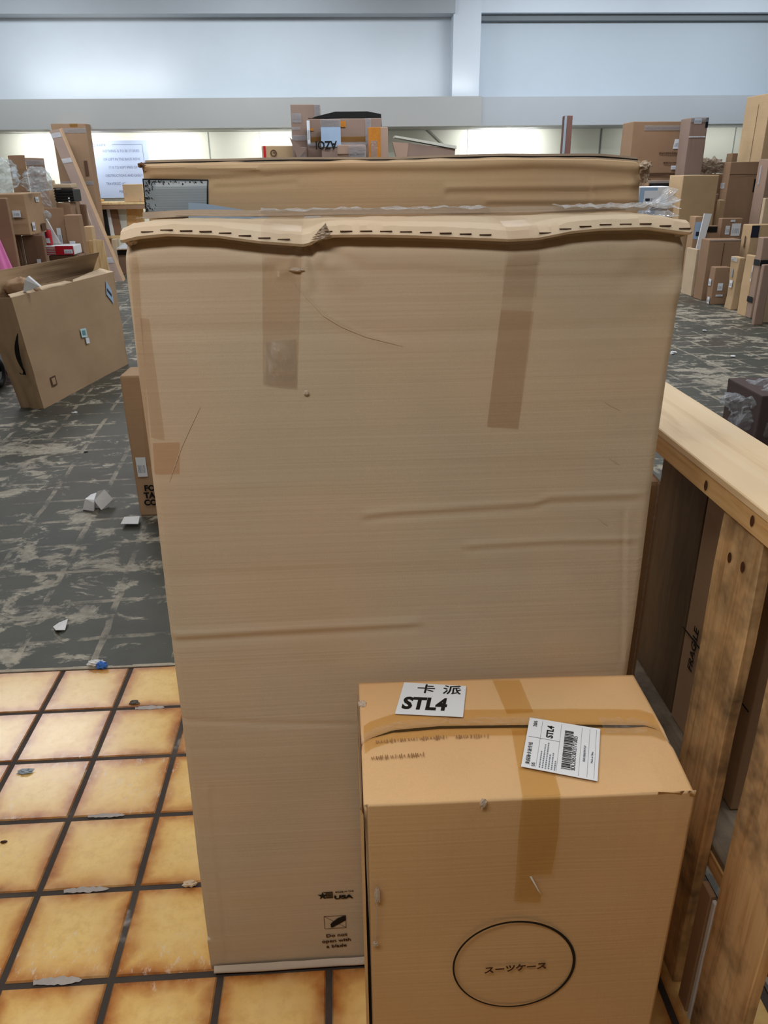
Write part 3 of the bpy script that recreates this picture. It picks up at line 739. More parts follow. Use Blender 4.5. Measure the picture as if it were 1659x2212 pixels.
# dark inside of the seam
mb = MB()
mb.grid(lambda u, v: topp(u, seam(u) - .034 * (1 - v) * min(1, u * 8, (1 - u) * 8 + .1)) + OS + np.array([0, 0, -.006]), 60, 1)
mb.build('seam_gap', M_DARK, sb)
# side panel whose glued edge has come loose: a narrow dark slit beside the front
mb = MB()
mb.grid(lambda u, v: topp(0, u) + OS + np.array([-.004 - .002 * noise.noise(Vector((u * 5, v * 6, 0))), -.004 + .0, -ZT * (1 - v) - .004 * v + 0]), 30, 60)
mb.slab([topp(0, 0) + OS + np.array(p) for p in ((-.0055, -.004, -ZT), (-.0005, -.004, -ZT), (-.0005, -.004, -.02), (-.0055, -.004, -.006))], (0, 1, 0), .003)
mb.build('side_panel', M_CASE, sb)
mb = MB(); F0 = topp(0, 0) + OS
mb.slab([F0 + np.array(p) for p in ((0, .0035, -ZT), (.0085, .0035, -ZT), (.0085, .0035, -.02), (.001, .0035, -.006))], (0, 1, 0), .002)
mb.build('seam_gap', M_DARK, sb)
# tapes on the lid
def toptape(s0, s1, t0, t1, lift=.0022, q0=0, q1=0, n=(20, 12)):
    def fn(u, v):
        t = t0(0) if callable(t0) else t0; s = s0 + (s1 - s0) * u + (q0 * (1 - v) + q1 * v)
        a = t0(s) if callable(t0) else t0; b_ = t1(s) if callable(t1) else t1
        p = topp(s, a + (b_ - a) * v) + OS; p[2] += lift + .0006 * noise.noise(Vector((u * 20, v * 9, lift))) - .012 * max(0, s - .9) * 10 * max(0, 1 - 2 * (a + (b_ - a) * v)); return p
    return MB().grid(fn, *n)
toptape(.01, .99, lambda s: seam(s) - .12, lambda s: seam(s) + .11, n=(90, 8)).build('packing_tape', M_AMBER, sb)
def mapst(px, py):
    p = atz(px, py, ZT); t = (p[1] - FL[1]) / (TL[1] - FL[1]); return (p[0] - topp(0, t)[0]) / (topp(1, t)[0] - topp(0, t)[0]), t
def quadtop(pts, lift, nu=6, nv=20):
    q = [np.array(mapst(*p)) for p in pts]
    def fn(u, v):
        s, t = (q[0] * (1 - u) + q[1] * u) * (1 - v) + (q[3] * (1 - u) + q[2] * u) * v; p = topp(s, t) + OS; p[2] += lift; return p
    return MB().grid(fn, nu, nv)
quadtop([(1062, 1467), (1120, 1466), (1150, 1536), (1093, 1540)], .0028).build('packing_tape', M_AMBER, sb)
quadtop([(1103, 1572), (1170, 1570), (1209, 1716), (1127, 1719)], .0028).build('packing_tape', M_AMBER, sb)
# front face tape
def ffp(px, py, lift=.004):
    Y = topp(.6, 0)[1]; p = aty(px, py, Y) + OS; p[1] -= lift; return p
def facegrid(pts, lift=.003, nu=6, nv=20, wav=0):
    q = [ffp(*p, lift) for p in pts]
    return MB().grid(lambda u, v: (q[0] * (1 - u) + q[1] * u) * (1 - v) + (q[3] * (1 - u) + q[2] * u) * v, nu, nv)
facegrid([(1127, 1716), (1209, 1713), (1205, 1800), (1119, 1800)]).build('packing_tape', M_AMBER, sb)
mb = facegrid([(1119, 1800), (1205, 1800), (1190, 1885), (1114, 1888)], nv=4)
q = [ffp(*p, .003) for p in ((1114, 1888), (1147, 1888), (1168, 1930), (1166, 1946), (1109, 1944))]; mb.add(q, [(0, 1, 2, 3, 4)])
mb.build('packing_tape', M_AMBER, sb)
mb = MB(); q = [ffp(*p, .003) for p in ((1143, 1890), (1147, 1889), (1166, 1924), (1160, 1920))]; q2 = [p + np.array([0, -.006, 0]) for p in (q[0], q[1])]
mb.add([q[0], q[1], q[2] + np.array([0, -.004, 0]), q[3]], [(0, 1, 2, 3)]); mb.build('torn_tape', M_PAPER, sb)
# wrinkled clear film glints along the seam
def seamfilm(s0, s1, w_, seed, dt=-.004):
    def fn(u, v):
        s = s0 + (s1 - s0) * u; p = topp(s, seam(s) + dt + w_ * (v - .5)) + OS; p[2] += .004 + .004 * noise.noise(Vector((u * 40 * (s1 - s0), v * 2, seed))) - .012 * max(0, s - .9) * 5; return p
    return MB().grid(fn, 130, 6)
seamfilm(0, .62, .07, 3).build('clear_tape', M_GLINT, sb); seamfilm(.80, 1.0, .14, 5, -.05).build('clear_tape', M_GLINT, sb)
# labels
def label_quad(name, pts, lift, mat=M_PAPER):
    q = [atz(*p, ZT) + OS + np.array([0, 0, lift]) for p in pts]; mb = MB(); mb.slab(q, (0, 0, 1), .0006); o = mb.build(name, mat, sb); return o, q
lab, q = label_quad('shipping_label', [(853, 1546), (1000, 1553), (1007, 1486), (873, 1478)], .0035)
BLq, BRq, TRq, TLq = q; U = (BRq - BLq); V = (TLq - BLq); 
def lt(fr_u, fr_v, q=q): return q[0] + (q[1] - q[0]) * fr_u + (q[3] - q[0]) * fr_v + np.array([0, 0, .0007])
Uh = U / np.linalg.norm(U); Vh = V / np.linalg.norm(V); LW = np.linalg.norm(U); LH = np.linalg.norm(V)
text_mesh('STL4', LH * .50, 'label_text', M_INK, lab, lt(.07, .17), U, V, bold=.0017, xs=LW * .76 / (LH * .50 * 2.35))
text_mesh('卡', LH * .30, 'label_text', M_INK, lab, lt(.22, .70), U, V, xs=1.25, bold=.0003)
text_mesh('派', LH * .30, 'label_text', M_INK, lab, lt(.62, .70), U, V, xs=1.25, bold=.0003)
lab, q = label_quad('shipping_label', [(1125, 1661), (1290, 1693), (1296, 1580), (1144, 1555)], .0045)
L0, L1, L2_, L3 = q
def lp2(a, b_): return q[0] + (q[1] - q[0]) * a + (q[3] - q[0]) * b_ + np.array([0, 0, .0007])
U2 = q[3] - q[0]; V2 = -(q[1] - q[0])   # text runs up the label
LW2 = np.linalg.norm(U2); LH2 = np.linalg.norm(V2)
text_mesh('STL4', LH2 * .13, 'label_text', M_INK, lab, lp2(.36, .64), U2, V2, bold=.0004)
text_mesh('20/6', LH2 * .075, 'label_text', M_INK, lab, lp2(.12, .82), U2, V2)
text_mesh('美国海卡派专线', LH2 * .065, 'label_text', M_INK, lab, lp2(.10, .06), U2, V2)
text_mesh('US', LH2 * .065, 'label_text', M_INK, lab, lp2(.175, .04), U2, V2)
text_mesh('SDL25051301217TU025', LH2 * .083, 'label_text', M_INK, lab, lp2(.70, .10), U2, V2, xs=.86)
text_mesh('FBA190AHW7GV', LH2 * .045, 'label_text', M_GREYINK, lab, lp2(.825, .3), U2, V2)
text_mesh('Made in China', LH2 * .04, 'label_text', M_GREYINK, lab, lp2(.925, .3), U2, V2)
mb = MB(); rr = random.Random(2)
for aa, ln in ((.23, .30), (.27, .45), (.31, .5), (.35, .25), (.39, .3), (.43, .16)):   # address lines too small to read
    bb = .04
    while bb < .04 + ln:
        wd = rr.uniform(.01, .035); mb.slab([lp2(aa, bb), lp2(aa + .018, bb), lp2(aa + .018, bb + wd), lp2(aa, bb + wd)], (0, 0, 1), .0003); bb += wd + .012
mb.build('label_text', M_GREYINK, lab)
mb = MB()
def stripe(a0, a1, b0, b1): mb.slab([lp2(a0, b0), lp2(a1, b0), lp2(a1, b1), lp2(a0, b1)], (0, 0, 1), .0003)
for a in (.19, .46, .75, .86, .95): stripe(a, a + .004, .03, .97)
stripe(.03, .46, .60, .607)
mb.build('label_rule', M_GREYINK, lab)
mb = MB(); bpos = .1; rr = random.Random(4)
while bpos < .86:
    wd = rr.choice((.006, .006, .012, .02)); stripe(.52, .64, bpos, bpos + wd); bpos += wd + rr.choice((.006, .008, .014))
mb.build('barcode', M_INK, lab)
# oval print and lettering on the front
mb = MB(); c0 = np.array(ffp(1110, 2081, .0035)); N_ = 96
ax, az, rt = (ffp(1243, 2081)[0] - ffp(978, 2081)[0]) / 2, (ffp(1110, 1987)[2] - ffp(1110, 2174)[2]) / 2 * 1.0, math.radians(9)
vs = []
for k in range(N_):
    a = 2 * math.pi * k / N_
    for r in (0, .0040 + .0010 * math.cos(a - .4)):
        x, z = (ax - r) * math.cos(a), (az - r) * math.sin(a); vs.append(c0 + np.array([x * math.cos(rt) - z * math.sin(rt) * .8, 0, x * math.sin(rt) * .55 + z * math.cos(rt)]))
mb.add(vs, [(2 * k, 2 * ((k + 1) % N_), 2 * ((k + 1) % N_) + 1, 2 * k + 1) for k in range(N_)])
mb.build('oval_print', M_INK, sb)
text_mesh('スーツケース', .0175, 'printed_text', M_BROWNINK, sb, ffp(1112, 2091, .004), (1, 0, .03), (0, 0, 1), 'CENTER', .0006)
# tears
crumple(*ffp(1043, 1733, .003), .005, .003, .009, 3, 16).build('torn_nick', M_EDGE, sb)
crumple(*ffp(815, 1932, .002), .0045, .002, .016, 6, 16).build('torn_nick', M_EDGE, sb)
crumple(*ffp(811, 2037, .002), .004, .002, .006, 8, 16).build('torn_nick', M_EDGE, sb)
mb = MB(); mb.slab([ffp(*p, .0036) for p in ((813, 1950), (815, 1950), (812, 2032), (810, 2032))], (0, -1, 0), .0004); mb.build('scratch', M_EDGE, sb)
P = atz(785, 1522, ZT) + OS; crumple(P[0] - .002, P[1], P[2] + .001, .007, .009, .004, 4, 16).build('torn_nick', M_EDGE, sb)
# faint smudged print on lid
rr = random.Random(9)
for (x0, y0, x1, y1) in ((812, 1605, 965, 1594), (985, 1594, 1060, 1592), (802, 1640, 915, 1632)):
    mb = MB(); k = x0
    while k < x1:
        f = (k - x0) / (x1 - x0); y = y0 + (y1 - y0) * f; wd = rr.uniform(1, 3); h = rr.uniform(4, 10)
        mb.slab([atz(*p, ZT) + OS + np.array([0, 0, .0026]) for p in ((k, y + h / 2), (k + wd, y + h / 2), (k + wd, y - h / 2), (k, y - h / 2))], (0, 0, 1), .0002); k += wd + rr.uniform(1.5, 6)
    mb.build('smudged_print', M_FAINT, sb)

M_KNOT = plain('knot_wood', (84, 50, 30), .7)
# ------------------------------------------------------------------ wooden counter / half wall on the right
ct = empty('wooden_counter', (.75, 1.1, 0), 'unfinished plywood topped half wall with rough planks, right of the tall carton', 'counter')
OC = np.array([-.75, -1.1, 0])
def cbox(name, x0, x1, y0, y1, z0, z1, mat, wob=.002, cuts=6, seed=0):
    bm = bmesh.new(); bmesh.ops.create_cube(bm, size=1)
    for v in bm.verts: v.co = Vector(((x0 + x1) / 2 + v.co.x * (x1 - x0) - .75, (y0 + y1) / 2 + v.co.y * (y1 - y0) - 1.1, (z0 + z1) / 2 + v.co.z * (z1 - z0)))
    bmesh.ops.bevel(bm, geom=list(bm.edges), offset=.002, segments=1, affect='EDGES')
    bmesh.ops.subdivide_edges(bm, edges=[e for e in bm.edges if e.calc_length() > .1], cuts=cuts, use_grid_fill=True)
    for v in bm.verts: v.co += noise.noise_vector(v.co * 6 + Vector((seed, 0, 0))) * wob
    me = bpy.data.meshes.new(name); bm.to_mesh(me); bm.free(); return link(name, me, mat, ct)
cbox('plywood_top', .660, .828, .1, 2.1, 1.090, 1.105, M_PLY, .001)
cbox('rim_board', .662, .690, .1, 2.1, 1.051, 1.090, M_LUMBER, .0012)
cbox('rim_board', .800, .826, .1, 2.1, 1.051, 1.090, M_LUMBER, .0012)
for k, (ya, yb) in enumerate(((1.077, 1.217), (.845, .992), (.50, .63), (1.90, 2.03))):
    cbox('plank', .668, .690, ya, yb, 0.0, 1.046, M_OLDWOOD, .003, 10, k * 3)
for k, yb in enumerate((.5, 1.3, 2.0)): cbox('plank', .806, .826, yb, yb + .09, 0.0, 1.051, M_OLDWOOD, .002, 6, k * 5)
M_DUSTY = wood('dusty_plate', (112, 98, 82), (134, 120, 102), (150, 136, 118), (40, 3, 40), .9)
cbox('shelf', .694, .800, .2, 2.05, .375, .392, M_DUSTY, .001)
cbox('rail', .692, .712, .2, 2.05, .335, .374, M_LUMBER, .001)
cbox('stud', .780, .800, 1.62, 1.69, .392, 1.051, wood('stud_wood', (130, 78, 40), (170, 108, 60), (186, 128, 78), (40, 40, 3)), .002)
cbox('light_slit_strip', .668, .676, .995, 1.007, 0, .334, M_WHITE, .0005)  # white strip stands in for the bright slit of light between the boards
cbox('low_board', .668, .680, 1.013, 1.050, 0, .334, M_MID, .001)
for (y, z) in ((1.12, .985), (1.165, .98), (1.53, 1.074), (1.28, 1.07), (1.11, 1.075)):
    x = .6655 if z < 1.04 else .6605
    mb = MB(); mb.slab([np.array([x, y + .0055 * math.cos(a), z + .010 * math.sin(a)]) + OC for a in [i * math.pi / 5 for i in range(10)]], (-1, 0, 0), .0006)
    mb.build('knot', M_KNOT, ct)
pn = link('inner_panel', soft_box(.020, .24, .655, .002, .001, 2), wood('shaded_panel', (84, 66, 48), (104, 82, 60), (116, 94, 70), (20, 20, 3)), ct); pn.location = (.781 - .75, 1.60 - 1.1, .393)  # wood colours darkened to carry the shade on this panel
fr_ = carton('cardboard_box', 'thin brown carton reading fragile, upright inside the half wall behind the plank', .768, .794, 1.165, 1.47, .394, 1.045, M_MID, [('l', .0, 1, .38, .384, 'd')], dent=.002, bev=.003)
text_mesh('FRAGILE', .030, 'printed_text', M_INK, fr_, (-.0175, .085, .17), (0, 0, 1), (0, 1, 0), bold=.0006, xs=1.0)
carton('cardboard_box', 'plain brown carton inside the half wall, behind the nearer plank', .772, .796, .50, 1.10, .394, 1.045, M_BROWN, [('l', 0, 1, .5, .504, 'd')], dent=.002, bev=.003)
carton('cardboard_box', 'brown carton mostly hidden behind the tall ones, its edge seen left of the counter', .54, .645, 1.43, 1.60, 0, 1.02, M_MID, [('f', .9, .93, 0, 1, 'c')])

# carton half hidden behind the left edge of the tall carton
P = atz(303, 1115); zt = float(aty(293, 812, P[1])[2])
hb = carton('cardboard_box', 'brown carton behind the tall carton, bold black lettering near its foot', P[0], P[0] + .92, P[1], P[1] + .2, 0, zt, M_MID, [('f', .022, .075, .30, .44, 'w')], dent=.004)
for k, tx in enumerate(('FOR', 'TAPE', 'COR')):
    q = aty(313, 1059 + k * 15.5, P[1]) - np.array([P[0] + .46, P[1] + .1, 0]); text_mesh(tx, .042, 'printed_text', M_INK, hb, (q[0], -.1075, q[2]), (1, 0, 0), (0, 0, 1), bold=.002)

# ------------------------------------------------------------------ open flat-screen carton on the left
az_ = empty('cardboard_box', (-2.2, 6.5, 0), 'wide open brown carton with a black curved arrow, alone on the left floor', 'box')
OA = np.array([2.2, -6.5, 0])
A, Bq, Cq = atz(95, 883), atz(277, 786), atz(45, 880)
dAB = (Bq - A); nrm = np.array([-dAB[1], dAB[0], 0]) / np.linalg.norm(dAB) * .2; D = Bq + nrm
At = aty(24, 643, A[1] + .02); Bt = aty(245, 587, Bq[1]); Ct = At + (Cq - A) * 1.1 + np.array([-.04, 0, 0]); Dt = Bt + nrm * 1.0
Ct[2] = At[2] - .01
def wallgrid(a, b_, c, d, name, mat, bulge, nrmv, th=.006, mesh_only=False, seed=0):
    a, b_, c, d = [np.array(p) for p in (a, b_, c, d)]
    def P_(u, v, off):
        p = (a * (1 - u) + b_ * u) * (1 - v) + (d * (1 - u) + c * u) * v
        return p + nrmv * (bulge * math.sin(u * math.pi) * math.sin(v * math.pi) + .006 * noise.noise(Vector((u * 4, v * 4, seed))) + off)
    mb = MB(); mb.grid(lambda u, v: P_(u, v, 0) + OA, 24, 12); mb.grid(lambda u, v: P_(u, v, -th) + OA, 24, 12)
    n = 25 * 13
    ring = [i for i in range(25)] + [24 + 25 * j for j in range(1, 13)] + [12 * 25 + i for i in range(23, -1, -1)] + [25 * j for j in range(11, 0, -1)]
    for k in range(len(ring)): p, q = ring[k], ring[(k + 1) % len(ring)]; mb.f.append((p, q, n + q, n + p))
    return mb.build(name, mat, az_)
nOut = np.array([dAB[1], -dAB[0], 0]) / np.linalg.norm(dAB)
M_AM = cardboard((184, 150, 112))
wallgrid(A, Bq, Bt, At, 'front_panel', M_AM, .012, nOut)
wallgrid(Cq, D, Dt, Ct, 'back_panel', M_AM, .0, -nOut)
wallgrid(Cq, A, At, Ct, 'end_panel', M_AM, .01, -dAB / np.linalg.norm(dAB))
wallgrid(Bq, D, Dt, Bt, 'end_panel', M_AM, .0, dAB / np.linalg.norm(dAB))
wallgrid(A + [0, 0, .008], Bq + [0, 0, .008], D + [0, 0, .008], Cq + [0, 0, .008], 'bottom_panel', M_AM, 0, np.array([0, 0, 1]))
f0, f1 = aty(-60, 594, Ct[1] + .1), aty(201, 545, Dt[1] - .15); Dm = Ct * .12 + Dt * .88
wallgrid(Ct, Dt, f1 + [.05, 0, -.0], f0, 'back_flap', M_AM, .0, -nOut, seed=4)
wallgrid(Bt * .55 + At * .45 + [0, 0, .0], Bt, Bt + nrm * .6 + [0, 0, .03], Bt * .6 + At * .4 + nrm * .2 + [0, 0, .01], 'front_flap', M_PALE, .01, np.array([0, 0, 1]), seed=2)
wallgrid(At, Bt * .55 + At * .45, Bt * .5 + At * .5 + nrm * .12 + [0, 0, .02], At * .95 + Bt * .05 + nrm * .35 + [0, 0, .012], 'front_flap', M_PALE, .01, np.array([0, 0, 1]), seed=6)
cpt = At * .78 + Bt * .22 + nrm * .62
crumple(*(cpt + OA + [0, 0, .02]), .12, .08, .07, 5, 24, .35).build('packing_paper', M_MID, az_, True)
q = [aty(50, 632, cpt[1] - .17), aty(86, 619, cpt[1] - .12), aty(60, 597, cpt[1] - .15), aty(53, 604, cpt[1] - .17)]
mb = MB(); mb.slab([p + OA for p in q], (.1, 1, 0), .03); mb.build('foam_piece', M_WHITE, az_)
def onpanel(u, v, off=.016): 
    p = (A * (1 - u) + Bq * u) * (1 - v) + (At * (1 - u) + Bt * u) * v; return p + nOut * off + OA + nOut * .012 * math.sin(u * math.pi) * math.sin(v * math.pi)
def pan(name, pts, mat, off=.008, t=.001, par=az_):
    mb = MB(); mb.slab([onpanel(u, v, off) for u, v in pts], nOut, t); return mb.build(name, mat, par)
pan('blue_label', [(.86, .80), (.93, .68), (.93, .82), (.885, .94)], M_BLUEPAPER, .009)
pan('label_print', [(.875, .83), (.915, .76), (.918, .79), (.878, .86)], M_NAVY, .011)
pan('shipping_label', [(.495, .475), (.555, .46), (.555, .55), (.495, .56)], plain('pale_cyan_label', (190, 222, 228), .4), .009)
pan('shipping_label', [(.53, .40), (.565, .395), (.565, .45), (.53, .46)], M_PAPER, .009)
pan('label_print', [(.508, .495), (.54, .488), (.54, .535), (.508, .54)], plain('teal_print', (110, 150, 156), .5), .011)
pan('printed_mark', [(.115, .15), (.165, .15), (.165, .24), (.115, .24)], M_BROWNPRINT, .007)
pan('printed_mark', [(.125, .165), (.155, .165), (.155, .225), (.125, .225)], M_AM, .0085)
# curved arrow on the corner
mb = MB(); arc = []
for k in range(25):
    t = k / 24; v = .80 - .60 * t; u = .01 + .012 - .10 * math.sin(t * math.pi) * .8 + .085 * t; wdt = .030 * math.sin(min(1, t * 1.15) * math.pi * .85) + .006
    p0_ = aty(46 - 9 * math.sin(t * math.pi) + 16 * t * t, 716 + 86 * t, A[1]); p1_ = aty(46 - 9 * math.sin(t * math.pi) + 16 * t * t + 1.5 + 9 * math.sin(t * math.pi), 716 + 86 * t, A[1]); arc.append((p0_, p1_))
yoff = np.array([.0, -.075, 0])
for (a, b_), (c, d) in zip(arc, arc[1:]): mb.slab([a + OA + yoff, b_ + OA + yoff, d + OA + yoff, c + OA + yoff], (0, -1, 0), .002)
hd = [aty(*p, A[1]) + OA + yoff for p in ((49, 799), (57, 803), (60, 790), (65, 805), (52, 803))]
mb.slab(hd, (0, -1, 0), .002); mb.build('curved_arrow_print', M_INK, az_)

# cart with a black wheel at the left edge
W = aty(-7, 803, 6.5)
cart = empty('cart', (W[0] - .3, 6.8, 0), 'low cart at the left edge of the frame with a black wheel', 'cart')
def ring(cx, cy, cz, R_, r_, n=28, m=10):
    return MB().grid(lambda u, v: (cx + r_ * math.sin(v * 2 * math.pi), cy + (R_ + r_ * math.cos(v * 2 * math.pi)) * math.cos(u * 2 * math.pi), cz + (R_ + r_ * math.cos(v * 2 * math.pi)) * math.sin(u * 2 * math.pi)), n, m)
for wy in (-.3, .3):
    o_ = ring(.3, wy, .125, .095, .03).build('wheel', M_BLACK, cart, True)
    mb = MB(); mb.slab([(.28, wy + .07 * math.cos(a), .125 + .07 * math.sin(a)) for a in [i * math.pi / 8 for i in range(16)]], (1, 0, 0), .03); mb.build('wheel_hub', M_DUCT, o_)
MB().box(-.5, .31, -.6, .6, .26, .30).build('deck', M_LUMBER, cart); MB().box(-.5, .30, -.62, -.58, .30, .42).build('rail', M_DUCT, cart)
MB().box(.29, .31, -.34, .34, .12, .26).build('axle_bracket', M_DUCT, cart)

# ------------------------------------------------------------------ scraps on the floor
def scrap(name, pts, mat, label, cat, z=.004, t=.0015, fold=0):
    q = [atz(*p, 0) for p in pts]; c = sum(q) / len(q); mb = MB()
    def fn(p, k): return np.array([p[0] - c[0], p[1] - c[1], z + (fold if k % 2 else 0)])
    mb.slab([fn(p, k) for k, p in enumerate(q)], (0, 0, 1), t); o = mb.build(name, mat); o.location = (c[0], c[1], 0); return tag(o, label, cat)
P = atz(209, 1102)
fm = empty('foam_corner', (P[0], P[1], 0), 'folded white foam corner standing on the dark floor, left of the tall carton', 'foam')
def wedge(pts, name):
    a = [aty(*p, P[1]) - np.array([P[0], P[1], 0]) for p in pts]; a = [np.array([p[0], 0, max(0, p[2])]) for p in a]; return a
L_ = [aty(*p, P[1] + dy) - np.array([P[0], P[1], 0]) for p, dy in (((178, 1101), .0), ((203, 1104), -.01), ((203, 1086), -.01), ((184, 1078), 0), ((196, 1068), .07), ((208, 1064), .07))]
mb = MB(); mb.slab([L_[0], L_[1], L_[2], L_[3]], (0, 1, 0), .02); mb.slab([L_[3], L_[2], aty(203, 1080, P[1]) - [P[0], P[1], 0], L_[5], L_[4]], (0, .4, -.9), .02)
R_ = [aty(*p, P[1]) - np.array([P[0], P[1], 0]) for p in ((203, 1081), (219, 1103), (239, 1086), (220, 1065), (208, 1064))]
R_[1][2] = max(0.0, R_[1][2]); R_[2][1] += .05; R_[3][1] += .05; R_[4][1] += .02
mb.slab(R_, (.1, .5, -.85), .02); mb.build('folded_foam', M_WHITE, fm)
mb = MB(); mb.box(-.045, .04, .03, .06, 0, .05); mb.build('foam_core', M_WHITE, fm)
scrap('paper_scrap', [(262, 1140), (300, 1140), (303, 1123), (270, 1125)], M_WHITE, 'flat white paper scrap on the floor against the foot of the brown carton', 'paper', .02, .002)
scrap('paper_scrap', [(115, 1356), (122, 1369), (141, 1363), (148, 1345), (128, 1347)], M_WHITE, 'torn white paper scrap on the dark floor nearest the ochre tiles', 'paper', .003, .002, .012)
q = empty('wrapper', tuple(atz(212, 1440)), 'small blue and white wrapper at the edge of the tiles', 'wrapper')
o_ = crumple(-.005, .0, .014, .028, .012, .012, 3, 22, .6).build('wrapper_paper', M_WHITE, q); crumple(.018, -.012, .012, .018, .010, .014, 7, 22, .6).build('wrapper_print', plain('blue_foil', (60, 120, 210), .3, .5), q)
for k, (px, py, sx, m, lb) in enumerate(((55, 1669, .018, M_DUCT, 'small grey scrap of foil on an ochre tile at the left'), (412, 1911, .016, M_PALE, 'little pale cardboard sliver on the grout beside the tall carton'), (290, 1519, .016, M_SILL, 'crumbled dark dirt clump on the grout of the second tile row'), (8, 1820, .008, M_BROWNINK, 'dark speck of debris on the tile at the left edge'), (186, 977, .012, M_BLACK, 'small black scrap on the worn painted floor'), (225, 1008, .010, M_WHITE, 'tiny white chip on the worn painted floor'), (161, 893, .022, M_WHITE, 'thin white sliver on the floor just in front of the open carton'))):
    p = atz(px, py); c = crumple(0, 0, sx * .25, sx, sx * .6, sx * .3, k, 14, .7).build('debris', m); c.location = p; tag(c, lb, 'debris')

# ------------------------------------------------------------------ left pile
def corner(label, xl_, xe, xs, yt, Y0, mat, marks=(), zb=0.0, group='boxes in the left pile', **kw):
    e = aty(xe, yt, Y0); X1 = e[0]; X0 = aty(xl_, yt, Y0)[0]; Y1 = atx(xs, yt, X1)[1] if xs > xe else Y0 + kw.pop('depth', .3)
    kw.pop('depth', None)
    return carton('cardboard_box', label, X0, X1, Y0, Y1, zb, e[2], mat, marks, group, **kw), e[2]
def zof(px, py, Y): return float(aty(px, py, Y)[2])
z2t = zof(45, 508, 8.6)
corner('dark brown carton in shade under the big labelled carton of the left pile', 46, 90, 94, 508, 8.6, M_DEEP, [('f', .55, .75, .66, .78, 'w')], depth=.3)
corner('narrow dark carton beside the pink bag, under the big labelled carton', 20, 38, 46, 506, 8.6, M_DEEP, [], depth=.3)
_, zl = corner('large brown carton with white labels, plastic bags lying on its top', -60, 50, 90, 418, 8.5, M_MID, [('f', .72, .88, .44, .60, 'w'), ('r', .55, .72, .78, .90, 'w'), ('r', .12, .26, .10, .30, 'w'), ('r', .6, .85, .06, .24, 'p'), ('f', .0, .96, .40, .41, 'd')], zb=z2t + .005, lean=(0, 0))
corner('slim brown carton upright at the left edge of the frame below the labelled carton', -40, 12, 17, 428, 8.2, M_BROWN, [], depth=.15)
corner('ragged taped carton behind the plastic bags, right one of the pair', 54, 93, 95, 341, 9.6, M_ROSE, [('f', .2, .3, .80, .92, 'c'), ('f', .45, .55, .78, .93, 'c'), ('f', 0, 1, .96, .99, 'c')], depth=.35, dent=.02)
corner('brown carton with an open top edge behind the plastic bags, leftmost of the pile top', 17, 52, 53, 336, 9.7, M_BROWN, [('f', .1, .35, .88, .94, 'w')], depth=.35, dent=.02, lean=(0, 0))
corner('pale tan upright carton behind the bags, left of the black crate', 94, 116, 119, 389, 10.05, M_PALE, [], depth=.3)
zc = zof(140, 437, 9.8)
corner('short carton carrying the black crate in the left pile', 120, 151, 165, 438, 9.8, M_BROWN, [('f', .8, .92, .83, .9, 'w')], depth=.3)
e0, e1, zk = aty(121, 437, 9.82), aty(161, 437, 9.82), zof(140, 409, 9.82)
cr = carton('plastic_crate', 'black ribbed crate stacked in the left pile, cream box on top', e0[0], e1[0], 9.82, 10.1, zc + .004, zk, M_BLACK, [('f', .7, .78, .0, .35, 'w')], cat='crate')
mb = MB()
for k in range(5): mb.box(-(e1[0] - e0[0]) / 2 - .004, (e1[0] - e0[0]) / 2 + .004, -.15, -.142, .02 + k * .03, .03 + k * .03)
mb.build('rib', M_BLACK, cr)
carton('cardboard_box', 'flat cream box lying on the black crate', e0[0] - .01, e1[0] - .02, 9.84, 10.08, zk + .012, zof(140, 397, 9.84), M_PALE, [], cat='box')
corner('brown carton with one white label, left of a twin, middle of the left pile', 93, 134, 136, 449, 9.3, M_BROWN, [('f', .52, .75, .70, .84, 'w')], depth=.25)
corner('brown carton with a white label, right of its taller twin in the left pile', 137, 170, 178, 464, 9.2, M_BROWN, [('f', .12, .5, .66, .78, 'w')])
corner('dark brown slim carton between the labelled pair and the leaning white board', 171, 184, 187, 441, 10.0, M_DEEP, [], depth=.2)
corner('pale wood coloured box with a small label, above the plywood panels', 178, 197, 204, 489, 9.6, M_YEL, [('f', .55, .75, .75, .86, 'w')], depth=.2)
# red and white flat box with a can
zr0 = zof(120, 551, 8.9); zr1 = zof(120, 531, 8.9); r0, r1 = aty(99, 551, 8.9), aty(162, 551, 8.9); r2 = atx(178, 540, r1[0])
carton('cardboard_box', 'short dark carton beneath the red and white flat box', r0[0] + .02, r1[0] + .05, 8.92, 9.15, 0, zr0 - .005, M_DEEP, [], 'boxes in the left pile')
fb = carton('flat_box', 'flat white box with a red front and white label, a red can standing on it', r0[0], r1[0], 8.9, min(9.17, r2[1]), zr0, zr1, M_WHITE, [('f', .36, .98, .03, .97, 'r'), ('f', .66, .95, .15, .6, 'w')], cat='box', dent=.002)
mb = MB()
for k in range(5): decal(mb, frame('f', r1[0] - r0[0], min(9.17, r2[1]) - 8.9, zr1 - zr0), .03, .35, .08 + .18 * k, .15 + .18 * k)
mb.build('stripe_print', M_RED, fb)
def lathe(prof, n=20): return MB().grid(lambda u, v: (lambda r, z: (r * math.cos(u * 2 * math.pi), r * math.sin(u * 2 * math.pi), z))(float(np.interp(v * (len(prof) - 1), range(len(prof)), [p[0] for p in prof])), float(np.interp(v * (len(prof) - 1), range(len(prof)), [p[1] for p in prof]))), n, (len(prof) - 1) * 2)
c = aty(108, 529, 9.0); can = empty('can', (c[0], 9.0, zr1 + .004), 'red can standing on the flat red and white box', 'can')
lathe([(0, 0), (.030, 0), (.034, .01), (.034, .145), (.028, .155), (0, .155)]).build('can_body', M_RED, can, True); lathe([(0, .155), (.026, .155), (.027, .162), (0, .160)]).build('can_lid', M_DUCT, can)
